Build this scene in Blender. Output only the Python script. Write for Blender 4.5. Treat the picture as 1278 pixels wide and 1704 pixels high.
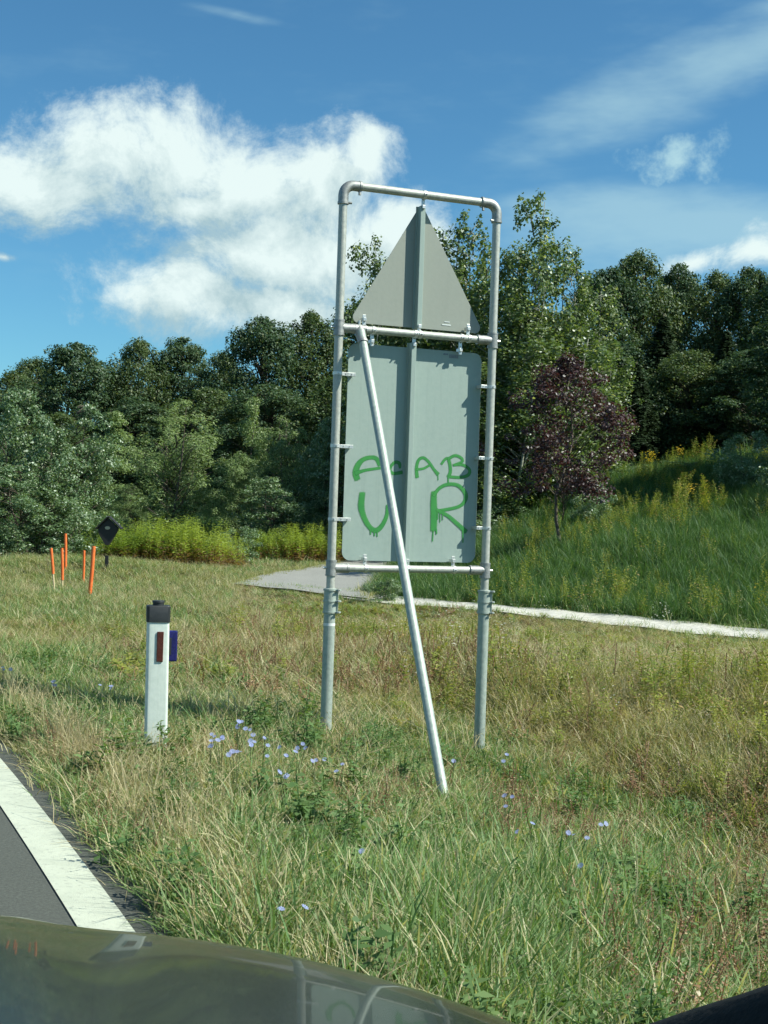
import bpy, math, random
import numpy as np
from mathutils import Vector, Matrix

for o in list(bpy.data.objects):
    bpy.data.objects.remove(o)
SC = bpy.context.scene
COL = SC.collection
R_ = math.radians

# ------------------------------------------------------------------ camera
IW, IH, FPX = 1278.0, 1704.0, 2272.0          # photograph size and focal length in its pixels
H = 1.5
ROLL = R_(1.9)
CR, SR = math.cos(ROLL), math.sin(ROLL)
cam_d = bpy.data.cameras.new('camera')
cam = bpy.data.objects.new('camera', cam_d)
COL.objects.link(cam)
cam_d.sensor_fit = 'VERTICAL'
cam_d.sensor_height = 36.0
cam_d.lens = FPX * 36.0 / IH
cam_d.clip_start = 0.05
cam_d.clip_end = 3000
cam.matrix_world = Matrix(((CR, -SR, 0, 0), (0, 0, -1, 0), (SR, CR, 0, H), (0, 0, 0, 1)))
SC.camera = cam

# ------------------------------------------------------------------ sun and sky
SUN_EL, SUN_AZ = R_(46), R_(103)               # azimuth clockwise from +Y
sun_dir = Vector((math.cos(SUN_EL) * math.sin(SUN_AZ), math.cos(SUN_EL) * math.cos(SUN_AZ), math.sin(SUN_EL)))
sd = bpy.data.lights.new('sun', 'SUN')
sd.energy = 4.2
sd.angle = R_(0.55)
sd.color = (1.0, 1.0, 0.86)
sun = bpy.data.objects.new('sun', sd)
COL.objects.link(sun)
sun.rotation_euler = sun_dir.to_track_quat('Z', 'Y').to_euler()
SC.view_settings.view_transform = 'Standard'
SC.view_settings.look = 'None'
SC.view_settings.gamma = 1.0
SC.cycles.use_adaptive_sampling = True
SC.cycles.adaptive_threshold = 0.02
SC.cycles.max_bounces = 6
SC.cycles.diffuse_bounces = 3
SC.cycles.glossy_bounces = 2
SC.cycles.transmission_bounces = 3
SC.view_settings.exposure = 0.78


def ray(px, py):
    a, b = (px - IW / 2) / FPX, (IH / 2 - py) / FPX
    return np.array((a * CR - b * SR, 1.0, a * SR + b * CR))


def P(px, py, d):
    r = ray(px, py) * d
    return np.array((r[0], r[1], r[2] + H))


def PZ(px, py, z):
    r = ray(px, py)
    return P(px, py, (z - H) / r[2])


def project(x, y, z):
    y = np.maximum(y, 0.01)
    X, Z = x / y, (z - H) / y
    a = X * CR + Z * SR
    b = -X * SR + Z * CR
    return IW / 2 + a * FPX, IH / 2 - b * FPX


def azel(px, py):
    r = ray(px, py)
    r = r / np.linalg.norm(r)
    return math.atan2(r[0], r[1]), math.asin(r[2])


class NT:
    """small helper to write node trees"""
    def __init__(s, tree):
        s.t = tree

    def n(s, kind, **kw):
        nd = s.t.nodes.new(kind)
        for k, v in kw.items():
            if k.startswith('i_'):
                key = k[2:]
                key = int(key) if key.isdigit() else key
                s.put(nd.inputs[key], v)
            else:
                setattr(nd, k, v)
        return nd

    def put(s, sock, v):
        if isinstance(v, bpy.types.NodeSocket):
            s.t.links.new(v, sock)
        else:
            sock.default_value = v

    def m(s, op, a, b=0.0, c=0.0, clamp=False):
        nd = s.t.nodes.new('ShaderNodeMath')
        nd.operation = op
        nd.use_clamp = clamp
        for i, v in enumerate((a, b, c)):
            s.put(nd.inputs[i], v)
        return nd.outputs[0]

    def mr(s, v, a, b, c, d, smooth=True):
        nd = s.n('ShaderNodeMapRange')
        nd.interpolation_type = 'SMOOTHSTEP' if smooth else 'LINEAR'
        nd.clamp = True
        for i, q in enumerate((v, a, b, c, d)):
            s.put(nd.inputs[i], q)
        return nd.outputs[0]

    def mix(s, f, a, b, blend='MIX'):
        nd = s.t.nodes.new('ShaderNodeMix')
        nd.data_type = 'RGBA'
        nd.blend_type = blend
        s.put(nd.inputs[0], f)
        s.put(nd.inputs[6], a)
        s.put(nd.inputs[7], b)
        return nd.outputs[2]

    def noise(s, vec, scale, detail=4.0, rough=0.55, out='Fac'):
        nd = s.n('ShaderNodeTexNoise')
        if vec is not None:
            s.put(nd.inputs['Vector'], vec)
        s.put(nd.inputs['Scale'], scale)
        s.put(nd.inputs['Detail'], detail)
        s.put(nd.inputs['Roughness'], rough)
        return nd.outputs[out]


# cumulus lobes and cirrus streaks of the sky: (pixel centre, pixel radii, weight)
CUMULUS = [(60, 300, 200, 85), (190, 265, 160, 110), (300, 265, 160, 115), (410, 300, 130, 105), (520, 310, 120, 90), (600, 285, 70, 70),
           (330, 345, 130, 60), (-80, 300, 120, 75), (-230, 330, 130, 60), (430, 430, 200, 95), (300, 500, 165, 72), (560, 430, 180, 105), (440, 520, 215, 60),
           (680, 400, 100, 85), (1185, 425, 80, 40), (1290, 430, 130, 44), (1420, 400, 140, 60), (20, 446, 60, 16)]
CWEIGHT = {14: .70, 15: .75, 17: .40}


def build_world():
    w = bpy.data.worlds.new('World')
    SC.world = w
    w.use_nodes = True
    w.cycles.sampling_method = 'MANUAL'
    w.cycles.sample_map_resolution = 256
    t = w.node_tree
    t.nodes.clear()
    # field group: az, el -> cloud density field
    g = bpy.data.node_groups.new('cloud_field', 'ShaderNodeTree')
    g.interface.new_socket('az', in_out='INPUT', socket_type='NodeSocketFloat')
    g.interface.new_socket('el', in_out='INPUT', socket_type='NodeSocketFloat')
    g.interface.new_socket('field', in_out='OUTPUT', socket_type='NodeSocketFloat')
    q = NT(g)
    gi, go = g.nodes.new('NodeGroupInput'), g.nodes.new('NodeGroupOutput')
    az, el = gi.outputs[0], gi.outputs[1]
    co = q.n('ShaderNodeCombineXYZ', i_0=az, i_1=el, i_2=0.0).outputs[0]
    warp = q.noise(co, 9.0, 1.0, 0.5, 'Color')
    wv = q.n('ShaderNodeVectorMath', operation='MULTIPLY_ADD', i_0=warp, i_1=(0.05, 0.05, 0.0), i_2=(-0.025, -0.025, 0.0)).outputs[0]
    co2 = q.n('ShaderNodeVectorMath', operation='ADD', i_0=co, i_1=wv).outputs[0]
    best = None
    for i, (cx, cy, rx, ry) in enumerate(CUMULUS):
        a0, e0 = azel(cx, cy)
        ix, iy = FPX / rx, FPX / ry
        v = q.n('ShaderNodeVectorMath', operation='MULTIPLY_ADD', i_0=co2, i_1=(ix, iy, 0.0), i_2=(-a0 * ix, -e0 * iy, 0.0)).outputs[0]
        v = q.n('ShaderNodeVectorMath', operation='LENGTH', i_0=v).outputs['Value']
        if CWEIGHT.get(i, 1.0) != 1.0:
            v = q.m('ADD', v, 1.0 - CWEIGHT[i])
        best = v if best is None else q.m('SMOOTH_MIN', best, v, 0.25)
    best = q.m('SUBTRACT', 1.0, best)
    # the same kind of fair-weather cumulus over the rest of the sky
    far = q.mr(q.m('ABSOLUTE', az), 0.45, 0.75, 0.0, 1.0)
    high = q.mr(el, 0.42, 0.7, 0.0, 1.0)
    off = q.m('MAXIMUM', far, high)
    gen = q.m('MULTIPLY', q.m('SUBTRACT', q.noise(co, 2.6, 2.0, 0.5), 0.56), 5.0)
    gen = q.m('SUBTRACT', gen, q.m('MULTIPLY', q.m('SUBTRACT', 1.0, off), 6.0))
    best = q.m('MAXIMUM', best, gen)
    best = q.m('MAXIMUM', best, -1.5)
    f1 = q.m('SUBTRACT', q.noise(co2, 18.0, 7.0, 0.68), 0.5)
    fld = q.m('MULTIPLY_ADD', f1, 2.15, best)
    g.links.new(fld, go.inputs[0])

    q = NT(t)
    dirv = q.n('ShaderNodeTexCoord').outputs['Generated']
    s = q.n('ShaderNodeSeparateXYZ', i_0=dirv)
    az = q.m('ARCTAN2', s.outputs[0], s.outputs[1])
    el = q.m('ARCSINE', s.outputs[2])

    def field(da, de):
        nd = t.nodes.new('ShaderNodeGroup')
        nd.node_tree = g
        t.links.new(q.m('ADD', az, da), nd.inputs[0])
        t.links.new(q.m('ADD', el, de), nd.inputs[1])
        return nd.outputs[0]
    fa = field(0.0, 0.0)
    fb = field(0.017, 0.028)
    dens = q.mr(fa, -0.12, 0.66, 0.0, 1.0)
    lit = q.m('MULTIPLY_ADD', q.m('SUBTRACT', fa, fb), 1.0, 0.56, clamp=True)
    lit = q.m('MINIMUM', q.m('MAXIMUM', lit, 0.12), 1.0)
    # cirrus: stretched noise
    co = q.n('ShaderNodeCombineXYZ', i_0=az, i_1=el, i_2=0.0).outputs[0]
    mp = q.n('ShaderNodeMapping', i_0=co)
    mp.inputs['Rotation'].default_value = (0, 0, R_(-14))
    mp.inputs['Scale'].default_value = (5.0, 15.0, 1.0)
    ci = q.noise(mp.outputs[0], 1.0, 5.0, 0.60)
    a0, e0 = azel(1180, 120)
    dx = q.m('DIVIDE', q.m('SUBTRACT', az, a0), 0.20)
    dy = q.m('DIVIDE', q.m('SUBTRACT', el, q.m('MULTIPLY_ADD', q.m('SUBTRACT', az, a0), 0.32, e0)), 0.042)
    b1 = q.m('SUBTRACT', 1.0, q.m('SQRT', q.m('ADD', q.m('MULTIPLY', dx, dx), q.m('MULTIPLY', dy, dy))))
    a0, e0 = azel(400, 26)
    dx = q.m('DIVIDE', q.m('SUBTRACT', az, a0), 0.09)
    dy = q.m('DIVIDE', q.m('SUBTRACT', el, q.m('MULTIPLY_ADD', q.m('SUBTRACT', az, a0), -0.13, e0)), 0.0065)
    b2 = q.m('SUBTRACT', 1.0, q.m('SQRT', q.m('ADD', q.m('MULTIPLY', dx, dx), q.m('MULTIPLY', dy, dy))))
    a0, e0 = azel(1150, 380)
    dx = q.m('DIVIDE', q.m('SUBTRACT', az, a0), 0.20)
    dy = q.m('DIVIDE', q.m('SUBTRACT', el, e0), 0.045)
    b3 = q.m('SUBTRACT', 1.0, q.m('SQRT', q.m('ADD', q.m('MULTIPLY', dx, dx), q.m('MULTIPLY', dy, dy))))
    # loose ragged puff: finer noise in a soft patch
    a0, e0 = azel(1120, 258)
    dx = q.m('DIVIDE', q.m('SUBTRACT', az, a0), 0.055)
    dy = q.m('DIVIDE', q.m('SUBTRACT', el, e0), 0.026)
    b4 = q.m('SUBTRACT', 1.0, q.m('SQRT', q.m('ADD', q.m('MULTIPLY', dx, dx), q.m('MULTIPLY', dy, dy))))
    pf = q.noise(co, 24.0, 5.0, 0.66)
    puff = q.mr(q.m('MULTIPLY_ADD', q.m('SUBTRACT', pf, 0.5), 2.6, b4), 0.25, 1.15, 0.0, 0.9)
    bb = q.m('MAXIMUM', q.m('MAXIMUM', b1, q.m('MULTIPLY', b2, 0.45)), q.m('MAXIMUM', q.m('MULTIPLY', b3, 1.25), 0.0))
    base_ci = q.mr(ci, 0.50, 0.78, 0.0, 0.16)
    strk = q.m('MULTIPLY', q.mr(q.m('ADD', bb, q.m('MULTIPLY', q.m('SUBTRACT', ci, 0.5), 2.2)), 0.1, 1.1, 0.0, 0.55), q.mr(bb, 0.0, 0.3, 0.0, 1.0))
    cir = q.m('MAXIMUM', q.m('MAXIMUM', base_ci, strk), puff)

    sky = q.n('ShaderNodeTexSky', sky_type='NISHITA', sun_disc=False, sun_elevation=SUN_EL, sun_rotation=SUN_AZ,
              altitude=400.0, air_density=1.0, dust_density=0.4, ozone_density=1.6).outputs[0]
    sky = q.mix(1.0, sky, (0.52, 1.00, 1.16, 1), 'MULTIPLY')
    c_lit = q.mix(lit, (3.7, 5.3, 5.7, 1), (7.9, 9.2, 9.0, 1))
    col = q.mix(cir, sky, (4.6, 7.0, 7.6, 1))
    col = q.mix(q.m('MULTIPLY', dens, 0.97), col, c_lit)
    bg = q.n('ShaderNodeBackground', i_0=col, i_1=0.062)
    out = q.n('ShaderNodeOutputWorld')
    t.links.new(bg.outputs[0], out.inputs[0])


build_world()


# ------------------------------------------------------------------ helpers
def tag(o, label=None, cat=None, group=None, kind=None):
    for k, v in (('label', label), ('category', cat), ('group', group), ('kind', kind)):
        if v:
            o[k] = v
    return o


def empty(name, loc=(0, 0, 0), rz=0.0):
    o = bpy.data.objects.new(name, None)
    o.empty_display_size = 0.2
    o.location = loc
    o.rotation_euler = (0, 0, rz)
    COL.objects.link(o)
    return o


def mesh_np(name, V, F, mat=None, smooth=False, attrs=None):
    """V (n,3); F either (m,3), (m,4) array or list of tuples"""
    me = bpy.data.meshes.new(name)
    V = np.asarray(V, dtype=np.float32)
    if isinstance(F, np.ndarray):
        k = F.shape[1]
        me.vertices.add(len(V))
        me.vertices.foreach_set('co', V.ravel())
        me.loops.add(F.size)
        me.loops.foreach_set('vertex_index', F.astype(np.int32).ravel())
        me.polygons.add(len(F))
        me.polygons.foreach_set('loop_start', np.arange(0, F.size, k, dtype=np.int32))
        me.polygons.foreach_set('loop_total', np.full(len(F), k, dtype=np.int32))
        me.update(calc_edges=True)
    else:
        me.from_pydata([tuple(map(float, v)) for v in V], [], [tuple(f) for f in F])
        me.update()
    if smooth:
        me.polygons.foreach_set('use_smooth', [True] * len(me.polygons))
    if attrs:
        for k, a in attrs.items():
            at = me.attributes.new(k, 'FLOAT', 'POINT')
            at.data.foreach_set('value', np.asarray(a, dtype=np.float32))
    if mat:
        me.materials.append(mat)
    return me


def link(name, me, parent=None, loc=None):
    o = bpy.data.objects.new(name, me)
    if parent:
        o.parent = parent
    if loc is not None:
        o.location = loc
    COL.objects.link(o)
    return o


class MB:
    """collects shapes of one part"""
    def __init__(s):
        s.v, s.f, s.n = [], [], 0

    def add(s, V, F):
        V = np.asarray(V, dtype=float)
        s.v.append(V)
        s.f += [tuple(i + s.n for i in f) for f in F]
        s.n += len(V)
        return s

    def tube(s, pts, rad, seg=16, cap=True):
        pts = np.asarray(pts, float)
        n = len(pts)
        rad = np.full(n, rad) if np.isscalar(rad) else np.asarray(rad, float)
        tg = np.gradient(pts, axis=0)
        tg /= np.linalg.norm(tg, axis=1)[:, None] + 1e-12
        ref = np.array((0, 0, 1.0)) if abs(tg[0][2]) < 0.9 else np.array((1.0, 0, 0))
        V = []
        for i in range(n):
            a = np.cross(tg[i], ref)
            a /= np.linalg.norm(a) + 1e-12
            b = np.cross(tg[i], a)
            ref = np.cross(a, tg[i]) if np.linalg.norm(np.cross(a, tg[i])) > 0.1 else ref
            th = np.linspace(0, 2 * np.pi, seg, endpoint=False)
            V.append(pts[i] + rad[i] * (np.cos(th)[:, None] * a + np.sin(th)[:, None] * b))
        V = np.concatenate(V)
        F = []
        for i in range(n - 1):
            for j in range(seg):
                k = (j + 1) % seg
                F.append((i * seg + j, i * seg + k, (i + 1) * seg + k, (i + 1) * seg + j))
        if cap:
            F.append(tuple(range(seg - 1, -1, -1)))
            F.append(tuple((n - 1) * seg + j for j in range(seg)))
        return s.add(V, F)

    def box(s, c, ax, hs):
        """box with centre c, axes ax (3x3 rows) and half sizes hs"""
        c = np.asarray(c, float)
        V = []
        for sx in (-1, 1):
            for sy in (-1, 1):
                for sz in (-1, 1):
                    V.append(c + sx * hs[0] * ax[0] + sy * hs[1] * ax[1] + sz * hs[2] * ax[2])
        return s.add(V, [(0, 1, 3, 2), (4, 6, 7, 5), (0, 4, 5, 1), (2, 3, 7, 6), (0, 2, 6, 4), (1, 5, 7, 3)])

    def prism(s, poly, off):
        """polygon (n,3) extruded by vector off"""
        poly = np.asarray(poly, float)
        n = len(poly)
        V = np.concatenate([poly, poly + np.asarray(off)])
        F = [tuple(range(n - 1, -1, -1)), tuple(range(n, 2 * n))]
        F += [(i, (i + 1) % n, n + (i + 1) % n, n + i) for i in range(n)]
        return s.add(V, F)

    def build(s, name, mat, parent=None, smooth=None, bevel=0.0, loc=None):
        me = mesh_np(name, np.concatenate(s.v), s.f, mat)
        o = link(name, me, parent, loc)
        if bevel:
            b = o.modifiers.new('bevel', 'BEVEL')
            b.width = bevel
            b.segments = 2
            b.limit_method = 'ANGLE'
            b.angle_limit = R_(40)
        if smooth:
            me.polygons.foreach_set('use_smooth', [True] * len(me.polygons))
            e = o.modifiers.new('split', 'EDGE_SPLIT')
            e.split_angle = R_(smooth if smooth is not True else 40)
        return o


# ------------------------------------------------------------------ materials
def new_mat(name):
    m = bpy.data.materials.new(name)
    m.use_nodes = True
    m.node_tree.nodes.clear()
    return m, NT(m.node_tree)


def finish(m, q, sh, disp=None):
    o = q.n('ShaderNodeOutputMaterial')
    q.t.links.new(sh, o.inputs[0])
    return m


def mat_plain(name, c1, c2, scale=20.0, rough=0.6, metal=0.0, bump=0.0, bscale=200.0, coat=0.0, spec=0.5, detail=6.0):
    m, q = new_mat(name)
    co = q.n('ShaderNodeTexCoord').outputs['Object']
    n = q.noise(co, scale, detail, 0.6)
    col = q.mix(q.mr(n, 0.3, 0.7, 0.0, 1.0), (*c1, 1), (*c2, 1))
    p = q.n('ShaderNodeBsdfPrincipled', i_0=col)
    p.inputs['Roughness'].default_value = rough
    p.inputs['Metallic'].default_value = metal
    p.inputs['Coat Weight'].default_value = coat
    p.inputs['Specular IOR Level'].default_value = spec
    if bump:
        b = q.n('ShaderNodeBump', i_Strength=bump, i_Height=q.noise(co, bscale, 4.0))
        b.inputs['Distance'].default_value = 0.01
        q.t.links.new(b.outputs[0], p.inputs['Normal'])
    return finish(m, q, p.outputs[0])


def mat_leaf(name, c1, c2, c3=None, trans=0.35, rough=0.45, gloss=0.03, patch=0.35, tint=(1.0, 1.0, 0.55), inst=0.0, c3at=0.9):
    """two-sided leaf or blade: colour varies per leaf (attribute rnd), per plant (object random) and by patch"""
    m, q = new_mat(name)
    r = q.n('ShaderNodeAttribute', attribute_name='rnd').outputs['Fac']
    oi = q.n('ShaderNodeObjectInfo').outputs['Random']
    pos = q.n('ShaderNodeNewGeometry').outputs['Position']
    n = q.noise(pos, patch, 3.0)
    f = q.m('ADD', q.m('MULTIPLY', r, 0.55), q.m('MULTIPLY', q.m('SUBTRACT', n, 0.3), 1.1))
    f = q.m('ADD', f, q.m('MULTIPLY', q.m('SUBTRACT', oi, 0.5), inst), clamp=True)
    col = q.mix(f, (*c1, 1), (*c2, 1))
    if c3:
        col = q.mix(q.mr(r, c3at, c3at + 0.02, 0.0, 1.0), col, (*c3, 1))
    d = q.n('ShaderNodeBsdfDiffuse', i_0=col)
    tc = q.mix(1.0, col, (*tint, 1), 'MULTIPLY')
    tc = q.mix(1.0, tc, (1.5, 1.5, 1.2, 1), 'MULTIPLY')
    tr = q.n('ShaderNodeBsdfTranslucent', i_0=tc)
    mx = q.n('ShaderNodeMixShader', i_0=trans, i_1=d.outputs[0], i_2=tr.outputs[0])
    gl = q.n('ShaderNodeBsdfGlossy', i_0=(0.9, 0.95, 1.0, 1), i_Roughness=rough)
    mx2 = q.n('ShaderNodeMixShader', i_0=gloss, i_1=mx.outputs[0], i_2=gl.outputs[0])
    return finish(m, q, mx2.outputs[0])


def mat_asphalt(name, c1, c2, spots=True):
    m, q = new_mat(name)
    pos = q.n('ShaderNodeNewGeometry').outputs['Position']
    fine = q.noise(pos, 230.0, 4.0, 0.75)
    big = q.noise(pos, 1.1, 5.0, 0.6)
    v = q.n('ShaderNodeTexVoronoi', i_Vector=pos, i_Scale=110.0)
    col = q.mix(big, (*c1, 1), (*c2, 1))
    col = q.mix(q.mr(q.noise(pos, 70.0, 5.0, 0.8), 0.38, 0.72, 0.0, 0.7), col, (c2[0] * 1.9, c2[1] * 1.9, c2[2] * 1.85, 1))
    col = q.mix(q.mr(v.outputs['Distance'], 0.0, 0.35, 0.5, 0.0), col, (c1[0] * .5, c1[1] * .5, c1[2] * .5, 1))
    p = q.n('ShaderNodeBsdfPrincipled', i_0=col)
    p.inputs['Roughness'].default_value = 0.85
    b = q.n('ShaderNodeBump', i_Strength=0.35, i_Height=fine)
    b.inputs['Distance'].default_value = 0.006
    q.t.links.new(b.outputs[0], p.inputs['Normal'])
    return finish(m, q, p.outputs[0])


def mat_soil():
    m, q = new_mat('soil_and_thatch')
    pos = q.n('ShaderNodeNewGeometry').outputs['Position']
    a = q.noise(pos, 0.6, 4.0)
    b = q.noise(pos, 9.0, 6.0, 0.7)
    c = q.noise(pos, 60.0, 4.0, 0.7)
    col = q.mix(q.mr(a, 0.35, 0.65, 0, 1), (0.055, 0.062, 0.022, 1), (0.10, 0.085, 0.042, 1))
    col = q.mix(q.mr(b, 0.4, 0.7, 0, 0.7), col, (0.045, 0.068, 0.018, 1))
    col = q.mix(q.mr(c, 0.5, 0.75, 0, 0.6), col, (0.19, 0.16, 0.085, 1))
    p = q.n('ShaderNodeBsdfPrincipled', i_0=col)
    p.inputs['Roughness'].default_value = 0.95
    p.inputs['Specular IOR Level'].default_value = 0.1
    bu = q.n('ShaderNodeBump', i_Strength=1.0, i_Height=q.m('ADD', b, c))
    bu.inputs['Distance'].default_value = 0.03
    q.t.links.new(bu.outputs[0], p.inputs['Normal'])
    return finish(m, q, p.outputs[0])


def mat_paint_line():
    m, q = new_mat('worn_white_road_paint')
    pos = q.n('ShaderNodeNewGeometry').outputs['Position']
    n = q.noise(pos, 45.0, 6.0, 0.7)
    n2 = q.noise(pos, 5.0, 4.0, 0.6)
    col = q.mix(q.mr(n2, 0.3, 0.7, 0, 1), (0.45, 0.48, 0.39, 1), (0.52, 0.55, 0.45, 1))
    col = q.mix(q.mr(n, 0.54, 0.68, 0, 0.55), col, (0.22, 0.22, 0.20, 1))
    p = q.n('ShaderNodeBsdfPrincipled', i_0=col)
    p.inputs['Roughness'].default_value = 0.7
    b = q.n('ShaderNodeBump', i_Strength=0.5, i_Height=q.noise(pos, 170.0, 3.0))
    b.inputs['Distance'].default_value = 0.004
    q.t.links.new(b.outputs[0], p.inputs['Normal'])
    return finish(m, q, p.outputs[0])


def mat_steel(name, c1, c2, rough=0.42, metal=0.75, stain=0.45):
    """galvanised steel or raw aluminium: spangle, run marks and dull stains"""
    m, q = new_mat(name)
    co = q.n('ShaderNodeTexCoord').outputs['Object']
    n = q.noise(co, 35.0, 6.0, 0.65)
    mp = q.n('ShaderNodeMapping', i_0=co)
    mp.inputs['Scale'].default_value = (30, 30, 1.5)
    st = q.noise(mp.outputs[0], 1.0, 5.0, 0.6)
    col = q.mix(q.mr(n, 0.3, 0.7, 0, 1), (*c1, 1), (*c2, 1))
    col = q.mix(q.mr(st, 0.5, 0.75, 0, stain), col, (c1[0] * .62, c1[1] * .63, c1[2] * .62, 1))
    p = q.n('ShaderNodeBsdfPrincipled', i_0=col)
    p.inputs['Metallic'].default_value = metal
    q.t.links.new(q.mr(n, 0.2, 0.8, rough - 0.08, rough + 0.16), p.inputs['Roughness'])
    b = q.n('ShaderNodeBump', i_Strength=0.15, i_Height=n)
    b.inputs['Distance'].default_value = 0.004
    q.t.links.new(b.outputs[0], p.inputs['Normal'])
    return finish(m, q, p.outputs[0])


def mat_spray():
    """green spray paint, feathered at the edge of each stroke"""
    m, q = new_mat('green_spray_paint')
    e = q.n('ShaderNodeAttribute', attribute_name='edge').outputs['Fac']
    co = q.n('ShaderNodeTexCoord').outputs['Object']
    n = q.noise(co, 130.0, 4.0, 0.7)
    n2 = q.noise(co, 14.0, 3.0)
    col = q.mix(n2, (0.018, 0.20, 0.045, 1), (0.055, 0.30, 0.06, 1))
    p = q.n('ShaderNodeBsdfPrincipled', i_0=col)
    p.inputs['Roughness'].default_value = 0.5
    tr = q.n('ShaderNodeBsdfTransparent')
    al = q.mr(q.m('ADD', e, q.m('MULTIPLY', q.m('SUBTRACT', n, 0.5), 0.55)), 0.05, 0.85, 0.0, 0.95)
    mx = q.n('ShaderNodeMixShader', i_0=al, i_1=tr.outputs[0], i_2=p.outputs[0])
    return finish(m, q, mx.outputs[0])


M = {}
M['soil'] = mat_soil()
M['asphalt'] = mat_asphalt('road_asphalt', (0.050, 0.054, 0.046), (0.070, 0.076, 0.066))
M['path'] = mat_asphalt('pale_path_asphalt', (0.17, 0.17, 0.16), (0.24, 0.24, 0.225))
M['kerb'] = mat_plain('pale_path_gravel', (0.40, 0.39, 0.35), (0.60, 0.58, 0.52), 14.0, 0.9, bump=0.8, bscale=40.0)
M['line'] = mat_paint_line()
M['steel'] = mat_steel('galvanised_tube', (0.38, 0.40, 0.365), (0.49, 0.50, 0.455), 0.48, 0.30)
M['steel_dark'] = mat_steel('weathered_cast_fitting', (0.26, 0.27, 0.265), (0.40, 0.41, 0.40), 0.5, 0.6)
M['post_paint'] = mat_steel('grey_green_post', (0.30, 0.36, 0.33), (0.40, 0.45, 0.41), 0.48, 0.20)
M['plate'] = mat_steel('dull_aluminium_plate', (0.285, 0.365, 0.335), (0.31, 0.39, 0.36), 0.60, 0.10, 0.20)
M['plate_warm'] = mat_steel('warm_grey_plate', (0.265, 0.29, 0.255), (0.285, 0.31, 0.275), 0.60, 0.10, 0.08)
M['clamp'] = mat_steel('bright_clamp', (0.60, 0.61, 0.60), (0.74, 0.74, 0.72), 0.35, 0.6)
M['spray'] = mat_spray()
M['sticker'] = mat_plain('grey_blue_sticker', (0.14, 0.17, 0.20), (0.22, 0.25, 0.27), 60.0, 0.5)
M['sticker_pale'] = mat_plain('pale_sticker', (0.62, 0.66, 0.66), (0.72, 0.75, 0.74), 60.0, 0.5)
M['white_plastic'] = mat_steel('white_post_plastic', (0.60, 0.67, 0.62), (0.68, 0.74, 0.69), 0.45, 0.0, 0.28)
M['black_plastic'] = mat_plain('black_cap_plastic', (0.016, 0.019, 0.021), (0.026, 0.029, 0.031), 30.0, 0.5)
M['red_reflector'] = mat_plain('dark_red_reflector', (0.06, 0.014, 0.012), (0.10, 0.03, 0.025), 90.0, 0.25)
M['blue_reflector'] = mat_plain('blue_wildlife_reflector', (0.012, 0.013, 0.085), (0.02, 0.02, 0.14), 90.0, 0.25)
M['orange'] = mat_plain('orange_stake_sleeve', (0.72, 0.13, 0.025), (0.85, 0.20, 0.05), 25.0, 0.5)
M['stake'] = mat_plain('bare_stake_wood', (0.52, 0.40, 0.22), (0.66, 0.54, 0.33), 40.0, 0.8)
M['dark_wood'] = mat_plain('black_stained_wood', (0.012, 0.013, 0.014), (0.022, 0.022, 0.022), 30.0, 0.6)
M['medal'] = mat_plain('tarnished_brass', (0.38, 0.34, 0.22), (0.5, 0.46, 0.33), 60.0, 0.5)
M['car'] = mat_plain('dark_car_paint', (0.012, 0.017, 0.015), (0.016, 0.021, 0.019), 3.0, 0.25, metal=0.0, coat=0.35)
M['rubber'] = mat_plain('black_rubber', (0.012, 0.012, 0.012), (0.02, 0.02, 0.02), 30.0, 0.8)
M['dash'] = mat_plain('black_dashboard_vinyl', (0.006, 0.008, 0.009), (0.010, 0.012, 0.013), 60.0, 0.8, bump=0.2, spec=0.2)
M['bark'] = mat_plain('grey_brown_bark', (0.07, 0.055, 0.04), (0.15, 0.125, 0.10), 8.0, 0.9, bump=0.8, bscale=25.0)
M['bark_pale'] = mat_plain('pale_aspen_bark', (0.20, 0.21, 0.17), (0.32, 0.33, 0.28), 8.0, 0.85, bump=0.5, bscale=25.0)
M['stone'] = mat_plain('verge_gravel', (0.16, 0.16, 0.155), (0.42, 0.42, 0.40), 6.0, 0.9)
M['oak'] = mat_leaf('dark_oak_leaf', (0.03, 0.068, 0.032), (0.07, 0.118, 0.048), (0.12, 0.15, 0.06), 0.25, 0.55, 0.025, 0.25)
M['oak_light'] = mat_leaf('olive_oak_leaf', (0.042, 0.080, 0.026), (0.095, 0.140, 0.045), (0.15, 0.17, 0.06), 0.25, 0.55, 0.03, 0.25)
M['alder'] = mat_leaf('mid_green_leaf', (0.085, 0.155, 0.075), (0.165, 0.25, 0.108), (0.4, 0.46, 0.32), 0.3, 0.45, 0.05, 0.4)
M['willow'] = mat_leaf('grey_green_leaf', (0.125, 0.205, 0.08), (0.25, 0.33, 0.125), (0.38, 0.44, 0.25), 0.3, 0.55, 0.025, 0.4)
M['aspen'] = mat_leaf('olive_aspen_leaf', (0.06, 0.115, 0.04), (0.15, 0.205, 0.065), (0.36, 0.4, 0.2), 0.38, 0.45, 0.05, 0.5)
M['plum'] = mat_leaf('purple_plum_leaf', (0.04, 0.018, 0.02), (0.085, 0.04, 0.038), (0.1, 0.075, 0.05), 0.25, 0.50, 0.05, 0.6, tint=(1.0, 0.5, 0.4))
M['spruce'] = mat_leaf('dark_conifer_needle', (0.014, 0.032, 0.012), (0.032, 0.056, 0.020), None, 0.15, 0.5, 0.03, 0.4)
M['g_green'] = mat_leaf('green_grass_blade', (0.11, 0.205, 0.066), (0.225, 0.325, 0.125), (0.46, 0.44, 0.26), 0.35, 0.55, 0.02, 0.9, inst=0.7, c3at=0.86)
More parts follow.
